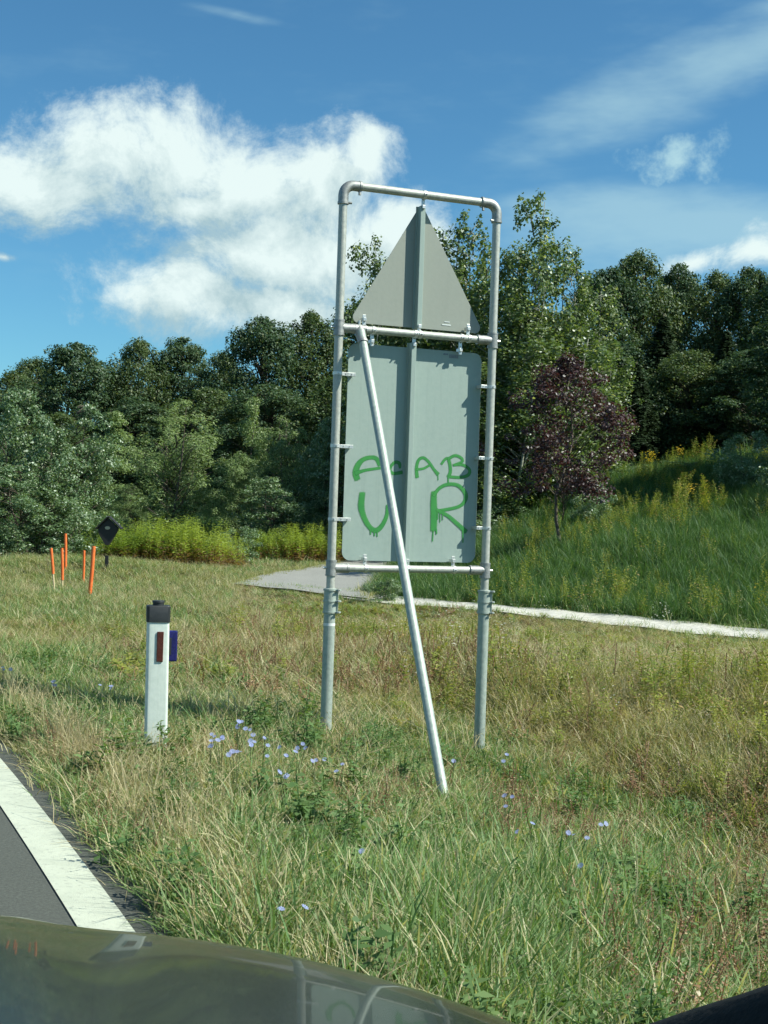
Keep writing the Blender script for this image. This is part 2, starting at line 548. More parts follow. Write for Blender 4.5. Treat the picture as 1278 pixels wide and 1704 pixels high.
M['g_olive'] = mat_leaf('olive_grass_blade', (0.16, 0.2, 0.06), (0.31, 0.31, 0.125), (0.52, 0.47, 0.28), 0.35, 0.55, 0.02, 0.8, inst=0.8, c3at=0.75)
M['g_straw'] = mat_leaf('dry_straw_blade', (0.33, 0.275, 0.15), (0.58, 0.51, 0.32), (0.18, 0.22, 0.09), 0.3, 0.55, 0.02, 0.9, inst=0.7, tint=(1, .95, .7), c3at=0.85)
M['g_lush'] = mat_leaf('lush_slope_grass', (0.042, 0.105, 0.03), (0.085, 0.165, 0.048), (0.2, 0.26, 0.1), 0.35, 0.55, 0.02, 0.5, inst=0.8, c3at=0.93)
M['herb'] = mat_leaf('yellow_green_herb', (0.145, 0.2, 0.04), (0.3, 0.32, 0.075), (0.42, 0.3, 0.14), 0.35, 0.55, 0.02, 0.8, inst=0.8, c3at=0.88)
M['weed'] = mat_leaf('broad_weed_leaf', (0.085, 0.165, 0.055), (0.16, 0.24, 0.09), None, 0.3, 0.55, 0.02, 0.8, inst=0.6)
M['dead'] = mat_leaf('rust_brown_dead_stem', (0.16, 0.085, 0.05), (0.32, 0.205, 0.11), (0.38, 0.31, 0.18), 0.15, 0.5, 0.03, 0.8, inst=0.6, tint=(1, .8, .6))
M['goldenrod'] = mat_leaf('goldenrod_leaf', (0.18, 0.27, 0.045), (0.34, 0.4, 0.09), (0.2, 0.13, 0.07), 0.38, 0.55, 0.02, 0.8, inst=0.4, c3at=0.9)
M['chicory'] = mat_leaf('pale_blue_petal', (0.28, 0.33, 0.66), (0.42, 0.47, 0.76), None, 0.3, 0.6, 0.02, 2.0, tint=(1, 1, 1))
M['white_petal'] = mat_leaf('white_petal', (0.62, 0.62, 0.55), (0.78, 0.78, 0.70), None, 0.3, 0.6, 0.02, 2.0, tint=(1, 1, 1))
M['yellow_petal'] = mat_leaf('yellow_petal', (0.62, 0.44, 0.03), (0.75, 0.55, 0.06), None, 0.3, 0.6, 0.02, 2.0, tint=(1, 1, 1))
M['stem'] = mat_leaf('flower_stem', (0.09, 0.13, 0.05), (0.15, 0.18, 0.07), None, 0.1, 0.5, 0.03, 1.0)


# ------------------------------------------------------------------ road line and terrain
S = np.arange(-70.0, 120.0, 0.5)
HEAD = R_(22.0) + np.where(S > 3.0, (S - 3.0) / 130.0, 0.0)
DIRS = np.stack([-np.sin(HEAD), np.cos(HEAD)], 1)
i0 = int(np.argmin(abs(S)))
CL = np.zeros((len(S), 2))
for i in range(i0 + 1, len(S)):
    CL[i] = CL[i - 1] + DIRS[i - 1] * 0.5
for i in range(i0 - 1, -1, -1):
    CL[i] = CL[i + 1] - DIRS[i] * 0.5
RGT = np.stack([DIRS[:, 1], -DIRS[:, 0]], 1)
LINE_R, EDGE_R, EDGE_L = 1.035, 1.17, -6.0


def road_off(x, y):
    """signed offset to the right of the driving line (nearest sample)"""
    pts = np.stack([np.ravel(x), np.ravel(y)], 1)
    out = np.empty(len(pts))
    for a in range(0, len(pts), 20000):
        d = pts[a:a + 20000, None, :] - CL[None, ::2, :]
        k = np.argmin((d ** 2).sum(2), 1) * 2
        dd = pts[a:a + 20000] - CL[k]
        out[a:a + 20000] = (dd * RGT[k]).sum(1)
    return out.reshape(np.shape(x))


ctrl = []


def cz(px, py, z):
    p = PZ(px, py, z)
    ctrl.append((p[0], p[1], z))


def cd(px, py, d):
    p = P(px, py, d)
    ctrl.append((p[0], p[1], p[2]))


# verge beside the road
for px, py, z in ((0, 1222, -.02), (280, 1560, -.02), (258, 1262, -.03), (60, 1150, -.03), (640, 1500, -.10), (450, 1350, -.06),
                  (542, 1240, -.12), (700, 1690, -.14), (1000, 1690, -.22), (800, 1285, -.30), (742, 1345, -.19), (900, 1385, -.48), (1278, 1500, -.60), (1278, 1620, -.45),
                  (1000, 1215, -.25), (1278, 1265, -.28), (1150, 1110, -.05), (600, 1090, -.28), (300, 1090, -.16), (0, 1080, -.06), (450, 1040, -.20),
                  (1278, 1062, -.10), (830, 1023, -.10), (560, 995, -.12), (390, 978, -.10), (600, 952, -.05), (430, 965, -.05), (0, 990, .02), (150, 1000, -.10), (100, 990, -.05),
                  (250, 985, -.10)):
    cz(px, py, z)
for px, py, d in ((178, 935, 30), (60, 950, 28), (0, 968, 26), (300, 942, 33), (480, 938, 35), (560, 930, 39), (700, 930, 39), (1278, 965, 24), (1278, 885, 28.5), (1278, 800, 35),
                  (1100, 800, 37), (960, 825, 39), (850, 880, 37), (830, 955, 28), (1000, 1022, 22.3), (945, 910, 30), (1060, 900, 28), (1150, 775, 60), (1000, 800, 62),
                  (1278, 765, 62), (860, 835, 66), (300, 850, 75), (0, 850, 75), (500, 850, 78), (100, 880, 50), (300, 885, 50), (480, 885, 50), (650, 890, 50)):
    cd(px, py, d)
for a in np.arange(0, 360, 30):
    r = 130.0
    x, y = r * math.sin(R_(a)), r * math.cos(R_(a))
    z = 6.0 + 5.0 * math.cos(R_(a - 40)) if (a <= 120 or a >= 300) else 0.0
    ctrl.append((x, y, z))
for x, y, z in ((12, 4, -.3), (10, -6, -.3), (-20, -10, -.5), (-30, 15, -.8), (-30, 40, -.6), (14, 18, .4), (20, 28, 3.0), (22, 12, .5), (30, 40, 5.0), (-14, 34, -.2), (5, -20, -.2), (40, 0, 0.5), (-50, 0, -1), (0, -60, 0)):
    ctrl.append((x, y, z))
ctrl = np.array(ctrl)


def tps_fit(c):
    n = len(c)
    d2 = ((c[:, None, :2] - c[None, :, :2]) ** 2).sum(2)
    K = 0.5 * d2 * np.log(d2 + 1e-9) + np.eye(n) * 0.35
    A = np.zeros((n + 3, n + 3))
    A[:n, :n] = K
    A[:n, n] = 1
    A[:n, n + 1:] = c[:, :2]
    A[n, :n] = 1
    A[n + 1:, :n] = c[:, :2].T
    return np.linalg.solve(A, np.concatenate([c[:, 2], np.zeros(3)]))


TW = tps_fit(ctrl)


def tps(x, y):
    X = np.stack([np.ravel(x), np.ravel(y)], 1)
    r = np.linalg.norm(X, axis=1)
    X = X * (np.minimum(1.0, 125.0 / np.maximum(r, 1e-6)))[:, None]
    out = np.empty(len(X))
    for a in range(0, len(X), 20000):
        d2 = ((X[a:a + 20000, None, :] - ctrl[None, :, :2]) ** 2).sum(2)
        out[a:a + 20000] = (0.5 * d2 * np.log(d2 + 1e-9)) @ TW[:-3] + TW[-3] + X[a:a + 20000] @ TW[-2:]
    return out.reshape(np.shape(x))


rs = np.random.RandomState(7)
NW = [(rs.randn(2) * s, rs.rand() * 6.28) for s in (0.25, 0.25, 0.5, 0.5, 0.9, 0.9, 1.6, 1.6, 2.6, 2.6)]


def wob(x, y, ph=0.0, k=1.0):
    """smooth noise about -1..1"""
    v = 0
    for i, (w, p) in enumerate(NW):
        v = v + np.sin(k * (w[0] * x + w[1] * y) * 1.7 + p + ph * (i + 1)) * (0.6 if i > 5 else 1.0)
    return v / 4.0


def ground(x, y):
    x, y = np.asarray(x, float), np.asarray(y, float)
    z = tps(x, y)
    off = road_off(x, y)
    out = np.maximum(off - EDGE_R, EDGE_L - off)
    t = np.clip(out / 1.6, 0, 1)
    t = t * t * (3 - 2 * t)
    bumps = 0.035 * wob(x, y, 1.3, 1.0) * np.clip(out, 0, 1)
    return np.where(out <= 0, -0.04, -0.02 * (1 - t) + z * t + bumps)


def axis_pts(lo, hi, c, fine, grow):
    a, s = [c], fine
    while a[-1] < hi:
        a.append(a[-1] + s)
        s = fine + grow * (a[-1] - c)
    b, s = [c], fine
    while b[-1] > lo:
        b.append(b[-1] - s)
        s = fine + grow * (c - b[-1])
    return np.array(b[:0:-1] + a)


def build_ground():
    xs = axis_pts(-600, 600, 0, 0.16, 0.030)
    ys = axis_pts(-300, 900, 7, 0.16, 0.026)
    X, Y = np.meshgrid(xs, ys)
    Z = ground(X, Y)
    V = np.stack([X.ravel(), Y.ravel(), Z.ravel()], 1)
    nx, ny = len(xs), len(ys)
    i = np.arange(nx * ny).reshape(ny, nx)
    F = np.stack([i[:-1, :-1].ravel(), i[:-1, 1:].ravel(), i[1:, 1:].ravel(), i[1:, :-1].ravel()], 1)
    o = link('ground', mesh_np('ground', V, F, M['soil'], True))
    tag(o, 'grassy verge, ditch and bank beside the road', 'ground', kind='structure')


build_ground()


def strip(offs_l, offs_r, z, n=3, jag=0.0, sel=None):
    idx = np.arange(len(S)) if sel is None else sel
    V, F = [], []
    rr = np.random.RandomState(3)
    for k, i in enumerate(idx):
        for j in range(n):
            o = offs_l + (offs_r - offs_l) * j / (n - 1)
            if jag and j == n - 1:
                o += jag * (rr.rand() - .5)
            p = CL[i] + RGT[i] * o
            V.append((p[0], p[1], z))
    for k in range(len(idx) - 1):
        for j in range(n - 1):
            F.append((k * n + j, k * n + j + 1, (k + 1) * n + j + 1, (k + 1) * n + j))
    return V, F


def build_roads():
    V, F = strip(EDGE_L, EDGE_R, 0.0, 5)
    # finer ragged edge near the camera
    V = [list(v) for v in V]
    rr = np.random.RandomState(5)
    for k in range(len(S)):
        v = V[k * 5 + 4]
        w = 0.03 * math.sin(S[k] * 1.3) + 0.02 * rr.randn()
        v[0] += RGT[k][0] * w
        v[1] += RGT[k][1] * w
    road = link('road', mesh_np('road', V, F, M['asphalt']))
    tag(road, 'dark asphalt country road at the lower left', 'road', kind='structure')
    V, F = strip(LINE_R - 0.18, LINE_R, 0.006, 3)
    tag(link('road_edge_marking', mesh_np('road_edge_marking', V, F, M['line'])), 'worn white edge line along the right side of the road', 'road marking', kind='structure')
    V, F = strip(EDGE_L + 0.13, EDGE_L + 0.31, 0.006, 3)
    tag(link('road_edge_marking', mesh_np('road_edge_marking', V, F, M['line'])), 'white edge line on the far side of the road', 'road marking', kind='structure')
    for k in range(0, len(S) - 12, 24):
        V, F = strip(-2.45, -2.30, 0.006, 2, sel=np.arange(k, k + 8))
        tag(link('centre_dash_marking', mesh_np('centre_dash_marking', V, F, M['line'])), 'white dash of the road centre line', 'road marking', 'centre line dashes', kind='structure')


build_roads()


def resample(pts, n):
    pts = np.asarray(pts, float)
    d = np.concatenate([[0], np.cumsum(np.linalg.norm(np.diff(pts, axis=0), axis=1))])
    t = np.linspace(0, d[-1], n)
    return np.stack([np.interp(t, d, pts[:, k]) for k in range(pts.shape[1])], 1)


def drape(left, right, n, m, lift):
    L, R = resample(left, n), resample(right, n)
    V = []
    for i in range(n):
        for j in range(m):
            p = L[i] + (R[i] - L[i]) * j / (m - 1)
            V.append(p)
    V = np.array(V)
    z = ground(V[:, 0], V[:, 1]) + lift
    F = np.array([(i * m + j, i * m + j + 1, (i + 1) * m + j + 1, (i + 1) * m + j) for i in range(n - 1) for j in range(m - 1)])
    return np.stack([V[:, 0], V[:, 1], z], 1), F


def xy(px, py, z=-0.1):
    return PZ(px, py, z)[:2]


# footpath along the far side of the ditch, and the lane that leaves it
PATH_N = [xy(1560, 1098), xy(1278, 1064), xy(1050, 1043), xy(830, 1025), xy(690, 1009), xy(590, 998), xy(480, 985), xy(385, 978)]
PATH_F = [xy(1560, 1088), xy(1278, 1055), xy(1050, 1034.5), xy(830, 1016), xy(690, 1001), xy(590, 991), xy(480, 981), xy(400, 976.5)]
V, F = drape(PATH_N, PATH_F, 90, 6, 0.05)
tag(link('footpath', mesh_np('footpath', V, F, M['kerb'], True)), 'pale gravel footpath crossing behind the ditch', 'path', kind='structure')
LANE_L = [xy(384, 979), xy(430, 968), xy(500, 957), xy(570, 946), xy(640, 938), xy(720, 932)]
LANE_R = [xy(612, 999), xy(625, 985), xy(640, 972), xy(665, 956), xy(700, 947), xy(760, 938)]
V, F = drape(LANE_L, LANE_R, 50, 12, 0.075)
tag(link('asphalt_lane', mesh_np('asphalt_lane', V, F, M['path'], True)), 'pale grey asphalt lane curving away behind the road sign', 'lane', kind='structure')


def poly_has(poly, x, y):
    poly = np.asarray(poly)
    ins = np.zeros(np.shape(x), bool)
    j = len(poly) - 1
    for i in range(len(poly)):
        xi, yi = poly[i]
        xj, yj = poly[j]
        c = ((yi > y) != (yj > y)) & (x < (xj - xi) * (y - yi) / (yj - yi + 1e-12) + xi)
        ins ^= c
        j = i
    return ins


PATH_POLY = np.array(PATH_N + PATH_F[::-1])
LANE_POLY = np.array(LANE_L + LANE_R[::-1])


# ------------------------------------------------------------------ road sign on its tube frame
YAW = R_(22.0)
SU = np.array((math.cos(YAW), math.sin(YAW), 0))       # along the sign to the right
SN = np.array((math.sin(YAW), -math.cos(YAW), 0))      # out of its back, towards the car
UP = np.array((0, 0, 1.0))
S0 = P(551, 943, 9.6)


def onsign(px, py, off=0.0):
    """photo pixel -> point on the plane of the tube axes, moved off towards the car"""
    r = ray(px, py)
    o = np.array((0, 0, H))
    p0 = S0 + SN * off
    t = ((p0 - o) @ SN) / (r @ SN)
    return o + r * t


def vline(px, py, off=0.0):
    return onsign(px, py, off)


def build_sign():
    root = empty('road_sign', (float(S0[0]), float(S0[1]), 0.0))
    base = np.array((S0[0], S0[1], 0.0))

    def B(mb, name, mat, parent=root, **kw):
        for i in range(len(mb.v)):
            mb.v[i] = mb.v[i] - base
        return mb.build(name, mat, parent, **kw)

    uL = (onsign(551, 943) - S0) @ SU
    uR = (onsign(807, 951) - S0) @ SU

    def pt(u, z, off=0.0):
        return np.array((S0[0], S0[1], 0)) + SU * u + UP * z + SN * off
    zTop = 0.5 * (onsign(600, 307)[2] + onsign(808, 341)[2])
    zMid = 0.5 * (onsign(575, 543)[2] + onsign(810, 569)[2])
    zBot = 0.5 * (onsign(560, 943)[2] + onsign(800, 951)[2])
    zC0, zC1 = onsign(550, 1021)[2], onsign(551, 979)[2]
    rad = 0.0300
    for u in (uL, uR):
        g = float(ground(*(pt(u, 0)[:2])))
        B(MB().tube([pt(u, zC0 - .01), pt(u, zTop - 0.12)], rad, 24), 'upper_post', M['steel'], smooth=True)
        B(MB().tube([pt(u, g - 0.5), pt(u, zC1 - .06)], 0.0405, 24), 'lower_post', M['post_paint'], smooth=True)
        # bolted coupling with three pairs of ears
        c = B(MB().tube([pt(u, zC0), pt(u, zC0 + .003), pt(u, zC1 - .003), pt(u, zC1)], [.044, .0465, .0435, .038], 24), 'coupling', M['post_paint'], smooth=True)
        d_ = (SU * .8 + SN * .6)
        e_ = np.cross(UP, d_)
        for t in (0.06, 0.5, 0.94):
            z = zC0 + (zC1 - zC0) * t
            B(MB().box(pt(u, z) + d_ * .058, (d_, e_, UP), (.019, .022, .0055)), 'ear', M['post_paint'], c, bevel=.002)
            B(MB().tube([pt(u, z) + d_ * .064 - e_ * .034, pt(u, z) + d_ * .064 + e_ * .034], .007, 8), 'bolt', M['steel_dark'], c)
            B(MB().tube([pt(u, z - .006), pt(u, z + .006)], .0500, 24), 'ring', M['post_paint'], c, smooth=True)
        for sgn in (1,):
            B(MB().box(pt(u, (zC0 + zC1) / 2) + d_ * .050, (d_, e_, UP), (.010, .004, (zC1 - zC0) / 2 - .004)), 'flange', M['post_paint'], c)
        B(MB().tube([pt(u, zC0 - .085), pt(u, zC0 - .065)], .0412, 24, False), 'number_tag', M['sticker_pale'], smooth=True) if u == uL else None
    # top bar with two elbows
    for u, sg in ((uL, 1), (uR, -1)):
        pts = [pt(u, zTop - .135), pt(u, zTop - .075)]
        for k in range(1, 8):
            a = k / 8 * math.pi / 2
            pts.append(pt(u + sg * .075 * (1 - math.cos(a)), zTop - .075 + .075 * math.sin(a)))
        pts += [pt(u + sg * .075, zTop), pt(u + sg * .125, zTop)]
        e = B(MB().tube(pts, .0365, 24), 'elbow', M['steel_dark'], smooth=True)
        B(MB().tube([pt(u, zTop - .138), pt(u, zTop - .122)], .0400, 24), 'collar', M['steel_dark'], e, smooth=True)
        B(MB().tube([pt(u + sg * .114, zTop), pt(u + sg * .130, zTop)], .0400, 24), 'collar', M['steel_dark'], e, smooth=True)
        B(MB().tube([pt(u + sg * .03, zTop - .128, .015), pt(u + sg * .058, zTop - .128, .02)], .009, 8), 'set_screw', M['steel_dark'], e)
        B(MB().tube([pt(u + sg * .118, zTop - .035, .01), pt(u + sg * .118, zTop - .062, .012)], .010, 8), 'set_screw', M['steel_dark'], e)
    B(MB().tube([pt(uL + .10, zTop), pt(uR - .10, zTop)], .0290, 24), 'top_bar', M['steel'], smooth=True)
    for z, name in ((zMid, 'middle_bar'), (zBot, 'bottom_bar')):
        B(MB().tube([pt(uL + .02, z), pt(uR - .02, z)], .0265, 24), name, M['steel'], smooth=True)
        for u, sg in ((uL, 1), (uR, -1)):
            t = B(MB().tube([pt(u, z - .055), pt(u, z + .055)], .0375, 24), 'tee_fitting', M['steel_dark'], smooth=True)
            B(MB().tube([pt(u + sg * .02, z), pt(u + sg * .125, z)], .0335, 24), 'socket', M['steel_dark'], t, smooth=True)
            B(MB().tube([pt(u + sg * .112, z), pt(u + sg * .128, z)], .0355, 24), 'collar', M['steel_dark'], t, smooth=True)
            B(MB().tube([pt(u - sg * .03, z), pt(u - sg * .060, z)], .009, 8), 'set_screw', M['clamp'], t)
            for dz in (-.05, .05):
                B(MB().tube([pt(u, z + dz - .006), pt(u, z + dz + .006)], .0395, 24), 'collar', M['steel_dark'], t, smooth=True)
    # brace
    uB = (onsign(597, 549) - S0) @ SU
    top = pt(uB, zMid - .02, .045)
    foot = PZ(741, 1338, -0.17)
    dr = foot - top
    dr = dr / np.linalg.norm(dr)
    B(MB().tube([top, foot + dr * .35], .0300, 24), 'brace', M['post_paint'], smooth=True)
    bf = B(MB().tube([pt(uB - .05, zMid), pt(uB + .05, zMid)], .0345, 24), 'brace_fitting', M['steel_dark'], smooth=True)
    B(MB().tube([pt(uB, zMid - .0, .0), top + dr * .10], .0350, 24), 'socket', M['steel_dark'], bf, smooth=True)
    B(MB().tube([top + dr * .085, top + dr * .105], .0375, 24), 'collar', M['steel_dark'], bf, smooth=True)
    B(MB().tube([pt(uB, zMid + .02, .01), pt(uB, zMid + .062, .012)], .008, 8), 'set_screw', M['clamp'], bf)

    OFF = -0.072                                    # plates hang behind the tubes
    # triangle plate
    A = onsign(702, 338, OFF)
    Bc = onsign(580, 533, OFF)
    Cc = onsign(805, 559, OFF)
    zb = 0.5 * (Bc[2] + Cc[2])
    ub, uc = (Bc - S0) @ SU, (Cc - S0) @ SU
    ua = 0.5 * (ub + uc)
    za = A[2]
    TH = .0035

    def rounded(poly, r, k=7):
        out = []
        n = len(poly)
        for i in range(n):
            p, a, b = np.array(poly[i]), np.array(poly[i - 1]), np.array(poly[(i + 1) % n])
            da, db = (a - p) / np.linalg.norm(a - p), (b - p) / np.linalg.norm(b - p)
            ang = math.acos(np.clip(da @ db, -1, 1))
            tl = r / math.tan(ang / 2)
            c = p + (da + db) / np.linalg.norm(da + db) * r / math.sin(ang / 2)
            s, e = p + da * tl - c, p + db * tl - c
            t0, t1 = math.atan2(s[1], s[0]), math.atan2(e[1], e[0])
            dt = (t1 - t0 + math.pi) % (2 * math.pi) - math.pi
            for j in range(k + 1):
                t = t0 + dt * j / k
                out.append(c + r * np.array((math.cos(t), math.sin(t))))
        return out
    tri = [pt(u, z, OFF) for u, z in rounded([(ub, zb), (uc, zb), (ua, za)], .042)]
    tp = B(MB().prism(tri, -SN * TH), 'triangle_plate', M['plate_warm'], bevel=.001)
    q0, q1 = onsign(725, 541, OFF + .003), onsign(747, 541, OFF + .003)
    u0 = (q1 - S0) @ SU
    z0 = q1[2]
    B(MB().box(pt(u0 - .02, z0, OFF + .0015), (SU, SN, UP), (.035, .0012, .004)), 'sticker', M['sticker_pale'], tp)
    B(MB().box(pt(u0 - .015, z0 + .022, OFF + .0015), (SU, SN, UP), (.02, .0012, .003)), 'sticker', M['sticker_pale'], tp)
    # rectangular plate
    tl, tr = onsign(581, 570, OFF), onsign(803, 589, OFF)
    bl, br = onsign(568, 931, OFF), onsign(789, 938, OFF)
    pu0 = 0.5 * ((tl - S0) @ SU + (bl - S0) @ SU)
    pu1 = 0.5 * ((tr - S0) @ SU + (br - S0) @ SU)
    pz0 = 0.5 * (bl[2] + br[2])
    pz1 = 0.5 * (tl[2] + tr[2])
    rect = [pt(u, z, OFF) for u, z in rounded([(pu0, pz0), (pu1, pz0), (pu1, pz1), (pu0, pz1)], .062)]
    rp = B(MB().prism(rect, -SN * TH), 'rectangular_plate', M['plate'], bevel=.001)
    q0 = onsign(753, 593, OFF)
    u0, z0 = (q0 - S0) @ SU, q0[2]
    B(MB().box(pt(u0 + .01, z0, OFF + .0015), (SU, SN, UP), (.036, .0012, .013)), 'sticker', M['sticker'], rp)
    B(MB().box(pt(u0 - .055, z0 + .012, OFF + .0015), (SU, SN, UP), (.018, .0012, .006)), 'sticker', M['sticker'], rp)
    # rails on the back of the plates: a deep T profile
    uTr = (onsign(701, 450, OFF + .06) - S0) @ SU
    uPr = (onsign(685.5, 690, OFF + .06) - S0) @ SU
    for ur, za0, za1, par in ((uTr, zMid + .045, zTop - .075, tp), (uPr, zBot + .03, zMid - .06, rp)):
        r1 = MB()
        r1.box(pt(ur, (za0 + za1) / 2, OFF + .031), (SU, SN, UP), (.019, .030, (za1 - za0) / 2))
        B(r1, 'rail', M['plate'], root, bevel=.003)
        r2 = MB()
        r2.box(pt(ur, (za0 + za1) / 2, OFF + .0035), (SU, SN, UP), (.032, .0025, (za1 - za0) / 2))
        B(r2, 'rail_foot', M['plate'], root)

    # clamps: strap round the tube plus slotted tab on to the plate
    def tube_clamp(u, z, zt, rr=.0265):
        c = B(MB().tube([pt(u - .011, z), pt(u + .011, z)], rr + .004, 20), 'clamp', M['clamp'], smooth=True)
        B(MB().box(pt(u, (z + zt) / 2 + (.02 if zt > z else -.02), OFF / 2 + .018), (SU, SN, UP), (.0125, .004, abs(zt - z) / 2 + .014)), 'tab', M['clamp'], c, bevel=.0015)
        B(MB().box(pt(u, zt, OFF / 2 + .006), (SU, SN, UP), (.011, .032, .012)), 'tab', M['clamp'], c, bevel=.0015)
        for k in (.25, .6, .95):
            zz = z + (zt - z) * k + (.012 if zt > z else -.012)
            B(MB().tube([pt(u, zz, OFF / 2 + .0215), pt(u, zz, OFF / 2 + .0245)], .0045, 8), 'slot', M['steel_dark'], c)
        B(MB().tube([pt(u + .006, z, rr), pt(u + .006, z, rr + .018)], .006, 8), 'bolt', M['clamp'], c)
    for px, py, tz in ((607, 545, .075), (780, 566, .075), (621, 548, -.075), (768, 565, -.085)):
        u = (onsign(px, py) - S0) @ SU
        tube_clamp(u, zMid, zMid + tz)
    for px, py in ((608, 944), (755, 949)):
        u = (onsign(px, py) - S0) @ SU
        tube_clamp(u, zBot, zBot + .065)
    tube_clamp(uPr, zMid, zMid - .075)
    tube_clamp(uTr, zMid, zMid + .06)
    tube_clamp(uPr, zBot, zBot + .06)
    tube_clamp(uTr, zTop, zTop - .085, .029)
    for py_l, py_r in ((621, 644), (742, 763), (864, 879)):
        for u, py, px, sg in ((uL, py_l, 560, 1), (uR, py_r, 815, -1)):
            z = onsign(px, py)[2]
            c = B(MB().tube([pt(u, z - .011), pt(u, z + .011)], rad + .004, 20), 'side_clamp', M['clamp'], smooth=True)
            ed = pu0 if sg > 0 else pu1
            a0, a1 = u + sg * .025, ed + sg * .035
            off = .006 if sg < 0 else -.012
            B(MB().box(pt((a0 + a1) / 2, z, off), (SU, SN, UP), (abs(a1 - a0) / 2, .004, .0125)), 'tab', M['clamp'], c, bevel=.0015)
            B(MB().box(pt(a1 - sg * .008, z, (off + OFF) / 2), (SU, SN, UP), (.008, abs(OFF - off) / 2, .011)), 'tab', M['clamp'], c)
            for k in (.35, .75):
                B(MB().tube([pt(a0 + (a1 - a0) * k, z, off + .004), pt(a0 + (a1 - a0) * k, z, off + .0065)], .0048, 8), 'slot', M['steel_dark'], c)
            B(MB().tube([pt(u - sg * .002, z, .030), pt(u - sg * .002, z, .05)], .006, 8), 'bolt', M['clamp'], c)

    # graffiti strokes, one mesh per letter, feathered ribbons lying on the plate
    lift = [0.0012]

    def z3(x, y):                                   # pixel in the 3.873x enlargement of (530, 740)
        return 530 + x / 3.873, 740 + y / 3.873

    def stroke(pts, w):
        pts = [np.array(z3(*p)) for p in pts]
        W = np.array(w if isinstance(w, (list, tuple)) else [w] * len(pts), float) / 3.873
        fine = []
        n = len(pts)
        for i in range(n - 1):
            p0, p1, p2, p3 = pts[max(i - 1, 0)], pts[i], pts[i + 1], pts[min(i + 2, n - 1)]
            for t in np.linspace(0, 1, 7)[:-1]:
                q = .5 * ((2 * p1) + (p2 - p0) * t + (2 * p0 - 5 * p1 + 4 * p2 - p3) * t * t + (3 * p1 - p0 - 3 * p2 + p3) * t ** 3)
                fine.append((q[0], q[1], W[i] + (W[i + 1] - W[i]) * t))
        fine.append((pts[-1][0], pts[-1][1], W[-1]))
        fine = np.array(fine)
        tg = np.gradient(fine[:, :2], axis=0)
        tg /= np.linalg.norm(tg, axis=1)[:, None] + 1e-9
        # rounded ends
        fst, lst = fine[0].copy(), fine[-1].copy()
        fst[:2] -= tg[0] * fst[2] * .5
        lst[:2] += tg[-1] * lst[2] * .5
        fine = np.vstack([fst, fine, lst])
        tg = np.vstack([tg[0], tg, tg[-1]])
        V, E, F = [], [], []
        prof = ((-.5, 0), (-.36, .62), (0, 1), (.36, .62), (.5, 0))
        for i, (x, y, ww) in enumerate(fine):
            nx, ny = -tg[i][1], tg[i][0]
            end = i in (0, len(fine) - 1)
            for s, e in prof:
                V.append(onsign(x + nx * s * ww * 1.65, y + ny * s * ww * 1.65, OFF + lift[0]))
                E.append(0.0 if end else e)
        k = len(prof)
        for i in range(len(fine) - 1):
            for j in range(k - 1):
                F.append((i * k + j, i * k + j + 1, (i + 1) * k + j + 1, (i + 1) * k + j))
        lift[0] += .00012
        return V, E, F

    letters = {
        'letter_a': [([(250, 222), (240, 180), (255, 130), (290, 95), (340, 82), (375, 92), (395, 130)], [30, 32, 28, 22, 20, 22, 22]), ([(240, 185), (300, 165), (400, 150)], [22, 15, 13])],
        'letter_c': [([(525, 150), (520, 120), (495, 113), (470, 135), (462, 165), (485, 185), (538, 178)], [10, 18, 16, 14, 14, 16, 18])],
        'letter_a_second': [([(636, 210), (632, 150), (645, 100), (675, 84), (710, 110), (745, 160), (770, 190)], [18, 16, 15, 15, 14, 14, 20]), ([(632, 160), (680, 152), (722, 128)], [13, 12, 11]), ([(770, 190), (771, 228)], 5)],
        'letter_b': [([(793, 125), (815, 95), (835, 90), (848, 130), (850, 175), (838, 205)], [12, 13, 15, 16, 16, 18]), ([(835, 92), (880, 70), (920, 85), (925, 110), (870, 132)], [15, 15, 14, 14, 12]),
                     ([(870, 132), (930, 130), (972, 160), (965, 195), (915, 210), (840, 206)], [11, 14, 14, 16, 15, 14]), ([(836, 206), (837, 262)], 7)],
        'letter_u': [([(283, 312), (276, 400), (295, 470), (330, 530), (370, 552), (410, 520), (440, 455), (445, 390)], [28, 32, 26, 24, 26, 22, 18, 15]),
                     ([(335, 545), (336, 578)], 7), ([(360, 552), (361, 588)], 7), ([(378, 552), (379, 592)], 6)],
        'letter_r': [([(745, 305), (743, 380), (745, 460), (742, 550)], [26, 32, 34, 30]), ([(742, 330), (780, 280), (835, 255), (900, 262), (945, 310), (945, 360), (900, 400), (780, 425)], [16, 17, 18, 18, 20, 18, 16, 16]),
                     ([(762, 420), (830, 455), (890, 505), (950, 560)], [16, 18, 20, 22]), ([(740, 550), (735, 622)], 6), ([(760, 545), (761, 575)], 8), ([(930, 555), (931, 630)], 6),
                     ([(783, 440), (784, 498)], 5), ([(800, 450), (801, 485)], 5), ([(768, 435), (769, 480)], 6)],
    }
    for nm, strokes in letters.items():
        V, E, F = [], [], []
        for p, w in strokes:
            v, e, f = stroke(p, w)
            F += [tuple(i + len(V) for i in t) for t in f]
            V += [q - base for q in v]
            E += e
        o = link('graffiti_letter', mesh_np('graffiti_letter', V, F, M['spray'], attrs={'edge': E}), rp)
        o['label'] = 'green spray painted letter ' + nm.split('_')[1].upper()
    tag(root, 'back of a tall tube-framed road sign with triangle above a sprayed rectangular plate', 'road sign')


build_sign()


